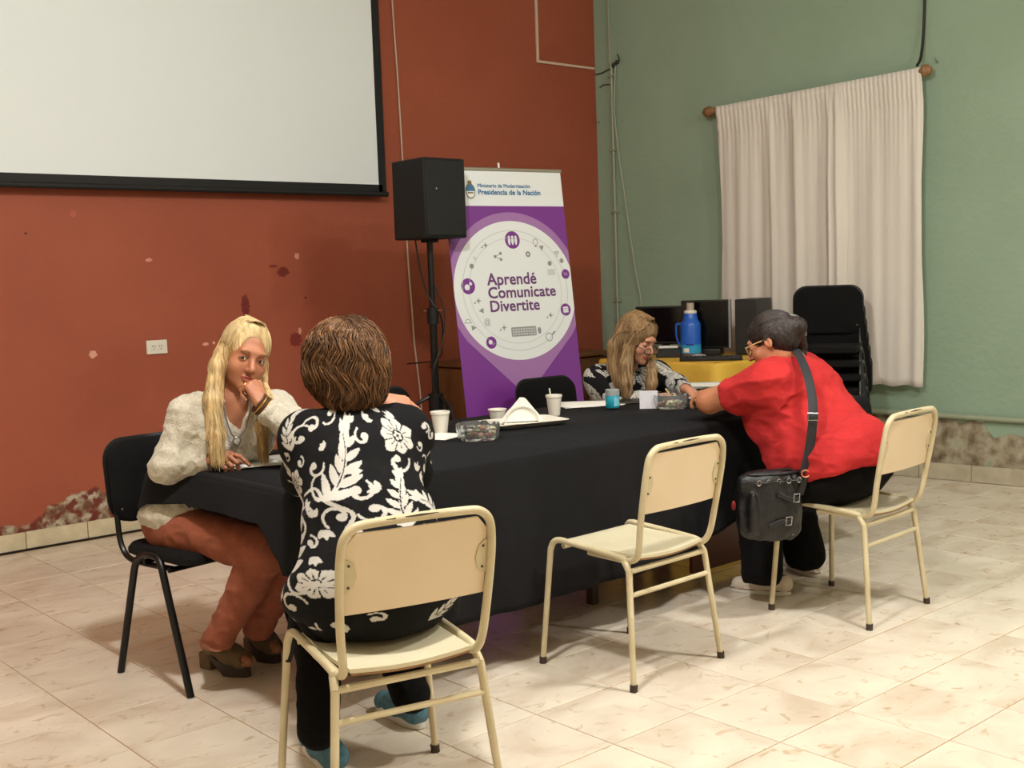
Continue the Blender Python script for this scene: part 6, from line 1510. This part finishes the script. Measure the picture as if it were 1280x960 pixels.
# ---------------------------------------------------------------- woman with glasses
def woman_glasses():
    off = (-2.28, -2.12, 0); t = thing('person', 'woman with long straight hair and dark-rimmed glasses writing behind the table', 'person', off)
    HM = frame(nrm((.10, -.90, -.42)), (.08, -.20, 1)); hc = A3(*(-2.2662, -2.4726, 1.0728))
    J = dict(pelvis=A3(-2.29, -2.10, .565), waist=A3(*(-2.2069, -2.2820, 0.6495)), chest=A3(*(-2.2337, -2.3236, 0.7749)), nb=A3(*(-2.2329, -2.3621, 0.9042)), head=hc, HM=HM,
             shR=A3(*(-2.3660, -2.2784, 0.8566)), shL=A3(*(-1.9949, -2.3621, 0.8554)), elR=A3(*(-2.3936, -2.4281, 0.7409)), elL=A3(*(-2.0128, -2.5121, 0.8072)), wrR=A3(*(-2.2955, -2.5890, 0.7778)), wrL=A3(*(-2.0836, -2.6379, 0.7983)),
             hipR=A3(-2.38, -2.12, .535), hipL=A3(-2.19, -2.12, .535), knR=A3(-2.40, -2.55, .51), knL=A3(-2.18, -2.55, .51), anR=A3(-2.40, -2.52, .10), anL=A3(-2.18, -2.52, .10))
    J['R'] = nrm(J['shR']-J['shL'])
    sk = skinmat('fair', (198, 140, 112), (186, 126, 98)); W = ((.165, .12, .11), (.14, .105, .13), (.155, .105, .12))
    B = Field(); Mp, Mc = f_torso(B, J, W, .05)
    for s in 'RL': f_arm(B, J, s); f_leg(B, J, s)
    f_neck(B, J, .048); f_foot(B, J['anR'], (-2.40, -2.50, 0), (-2.40, -2.74, 0)); f_foot(B, J['anL'], (-2.18, -2.50, 0), (-2.18, -2.74, 0))
    h1 = Field(); h1.cone(J['wrR']-nrm(J['wrR']-J['elR'])*.04, J['wrR'], .026, .024); f_hand(h1, J['wrR'], IR*.95-UP*.1, UP*.9+TC*.3, -TC, ((25, 40, 25), (35, 45, 30), (40, 50, 30), (45, 50, 30)), (.8, .3, -.4))
    h2 = Field(); h2.cone(J['wrL']-nrm(J['wrL']-J['elL'])*.04, J['wrL'], .026, .024); f_hand(h2, J['wrL'], IR*.55+TC*.6-UP*.28, UP*.8+IR*.4, TC-IR*.5, ((15, 25, 15), (20, 28, 18), (25, 32, 20), (30, 36, 20)), (.8, .45, -.2), spread=.2)
    H = Field(); f_head(H, hc, HM, 1.0, (0, 0)); f_neck(H, J, .046); V, F = join(B.mesh(.0065), H.mesh(.003), h1.mesh(.0026), h2.mesh(.0026)); soft('body', V, F, sk, t, off)
    face_bits(t, off, hc, HM, 1.0, (50, 36, 28), (158, 78, 68), (112, 84, 60), (.1, -.5))
    S = Field(); f_torso(S, J, ((.178, .13, .14), (.152, .118, .14), (.165, .115, .125)), .05, .012, sh=.052)
    for s in 'RL': S.cone(J['sh'+s], J['el'+s], .062, .055, .04); S.cone(J['el'+s], J['el'+s]*.22+J['wr'+s]*.78, .055, .040, .03); v = nrm(J['wr'+s]-J['el'+s]); S.ell(J['wr'+s]+v*.012, (.038,)*3, None, .004, True)
    S.cone(J['nb'], hc, .055, .06, .01, True); S.plane(A3(0, 0, .49), (0, 0, -1))
    V, F = S.mesh(.0036); V = wrinkle(V, F, .009, 9, 7, (1, 1, .8)); pr_ = shells(); c0 = np.array(J['chest']); L_ = V-c0; x = L_@nrm(J['R']); y = L_@Mc[:, 1]; ph = np.arctan2(x, y+.02); u = ph*.20
    arm = np.abs(x) > .15; u = np.where(arm, L_@TC*.9+x*.5, u); vv = np.where(arm, L_@UP+(L_@IR)*.7, V[:, 2]-c0[2])
    col = two_tone(pr_.sample(u, vv), (200, 196, 188), (18, 17, 18)); soft('blouse', V, F, mat('blouse_print', (255, 255, 255), .9, vcol=True, bump=.15, bscale=260, spec=.2), t, off, col)
    T = Field(); T.ell(J['pelvis'], (.17, .125, .11), Mp, .05)
    for s in 'RL': f_leg(T, J, s, .010)
    V, F = T.mesh(.008); soft('trousers', V, F, mat('trousers_black', (12, 11, 12), .95, bump=.15, bscale=260, spec=.15), t, off)
    P = lambda *p: hc+HM@A3(*p); fr = mat('spectacle_dark', (48, 24, 22), .3); gl = mat('lens_glass', (235, 238, 238), .05, trans=.95)
    fo = part('glasses', G().tube([tuple(P(.078, -.0, .0)), tuple(P(.078, .06, -.012)), tuple(P(.062, .105, -.016))], .0022, 8).tube([tuple(P(-.078, -.0, .0)), tuple(P(-.078, .06, -.012)), tuple(P(-.062, .105, -.016))], .0022, 8).tube([tuple(P(-.010, .122, -.014)), tuple(P(.010, .122, -.014))], .0022, 6), fr, t, off=off)
    for x in (-1, 1):
        ov = [tuple(P(x*.035+.026*math.cos(a), .114-.008*abs(math.cos(a)), -.022+.017*math.sin(a))) for a in np.linspace(0, 6.283, 21)[:-1]]; part('lens_rim', G().tube(ov, .0026, 6, closed=True), fr, fo, off=off); part('lens', G().add(ov, [tuple(range(20))]), gl, fo, off=off)
    part('bracelet', G().tube([tuple(J['wrL']-nrm(J['wrL']-J['elL'])*.012+np.cross(nrm(J['wrL']-J['elL']), UP)*math.cos(a)*.030+UP*math.sin(a)*.030) for a in np.linspace(0, 6.283, 17)[:-1]], .005, 6, closed=True), mat('bracelet_brown', (84, 44, 34), .5), t, off=off)
    part('pen', G().tube([(-2.2850, -2.6727, 0.8220), (-2.2969, -2.7499, 0.7583)], .0035, 8), mat('pen_cream', (210, 180, 110), .4), t, off=off)
    # long straight hair
    Hh = Field(); Hh.ell(P(0, -.022, .036), (.086, .106, .088), HM, .02).ell(P(0, -.05, -.02), (.086, .078, .085), HM, .03).ell(P(0, .112, -.04), (.058, .068, .108), HM, .012, True)
    sR = [P(.068, .03, .03), P(.084, .025, -.05), A3(*(-2.3752, -2.4858, 0.9484)), A3(*(-2.3905, -2.4969, 0.8556)), A3(*(-2.3900, -2.5052, 0.7903))]
    sR2 = [P(.07, -.05, .0), P(.085, -.06, -.07), A3(*(-2.3688, -2.4000, 0.9327)), A3(*(-2.3838, -2.4508, 0.8448))]
    sL = [P(-.070, .035, .02), P(-.080, .03, -.06), A3(*(-2.2239, -2.5290, 0.9095)), A3(*(-2.2483, -2.5430, 0.8373)), A3(*(-2.2580, -2.5395, 0.7965))]
    for S_, rr in ((sR, (.022, .026, .032, .032, .022)), (sR2, (.03, .034, .034, .028)), (sL, (.016, .018, .024, .026, .018))):
        for i in range(len(S_)-1): Hh.cone(S_[i], S_[i+1], rr[i], rr[i+1], .02)
    Hh.ell(P(0, .125, -.035), (.050, .050, .085), HM, .008, True)
    rs = random.Random(6); base = (158, 128, 90); paths = cap_paths(hc, HM, (.090, .110, .100), 460, rs, base, (0, .02, .0), (.50, 5.78), 1.62, m=12, amp=.28, off=(0, -.022, .034))
    for S_, sp_, sg in ((sR, .030, 1), (sR2, .032, 1), (sL, .022, -1)):
        for _ in range(240):
            o1 = A3(*[rs.gauss(0, 1) for _ in range(3)]); o1 = o1/np.linalg.norm(o1)*sp_*rs.uniform(.6, 1.05); st = P(sg*.03, rs.uniform(-.02, .05), .112)
            pts = [st, P(sg*.070, rs.uniform(-.03, .05), .075)]+[q+o1 for q in S_]; pts[-1] = pts[-1]+A3(0, 0, rs.uniform(-.03, .01)); paths.append((np.array([tuple(p) for p in curve([tuple(p) for p in pts], 4)]), tone(base, rs, .35)))
    paths += surf_paths(Hh, .008, 1500, 12, .14, lambda p: -UP+nrm(hc-p)*0+.15*IR*math.sin(p[2]*30), rs, [base, (182, 152, 112), (126, 98, 66)], .003, .25, .05)
    add_hair(t, off, Hh, .0042, 'fair', base, paths, .0016, .0025, (110, 110, 8), 8)
woman_glasses()
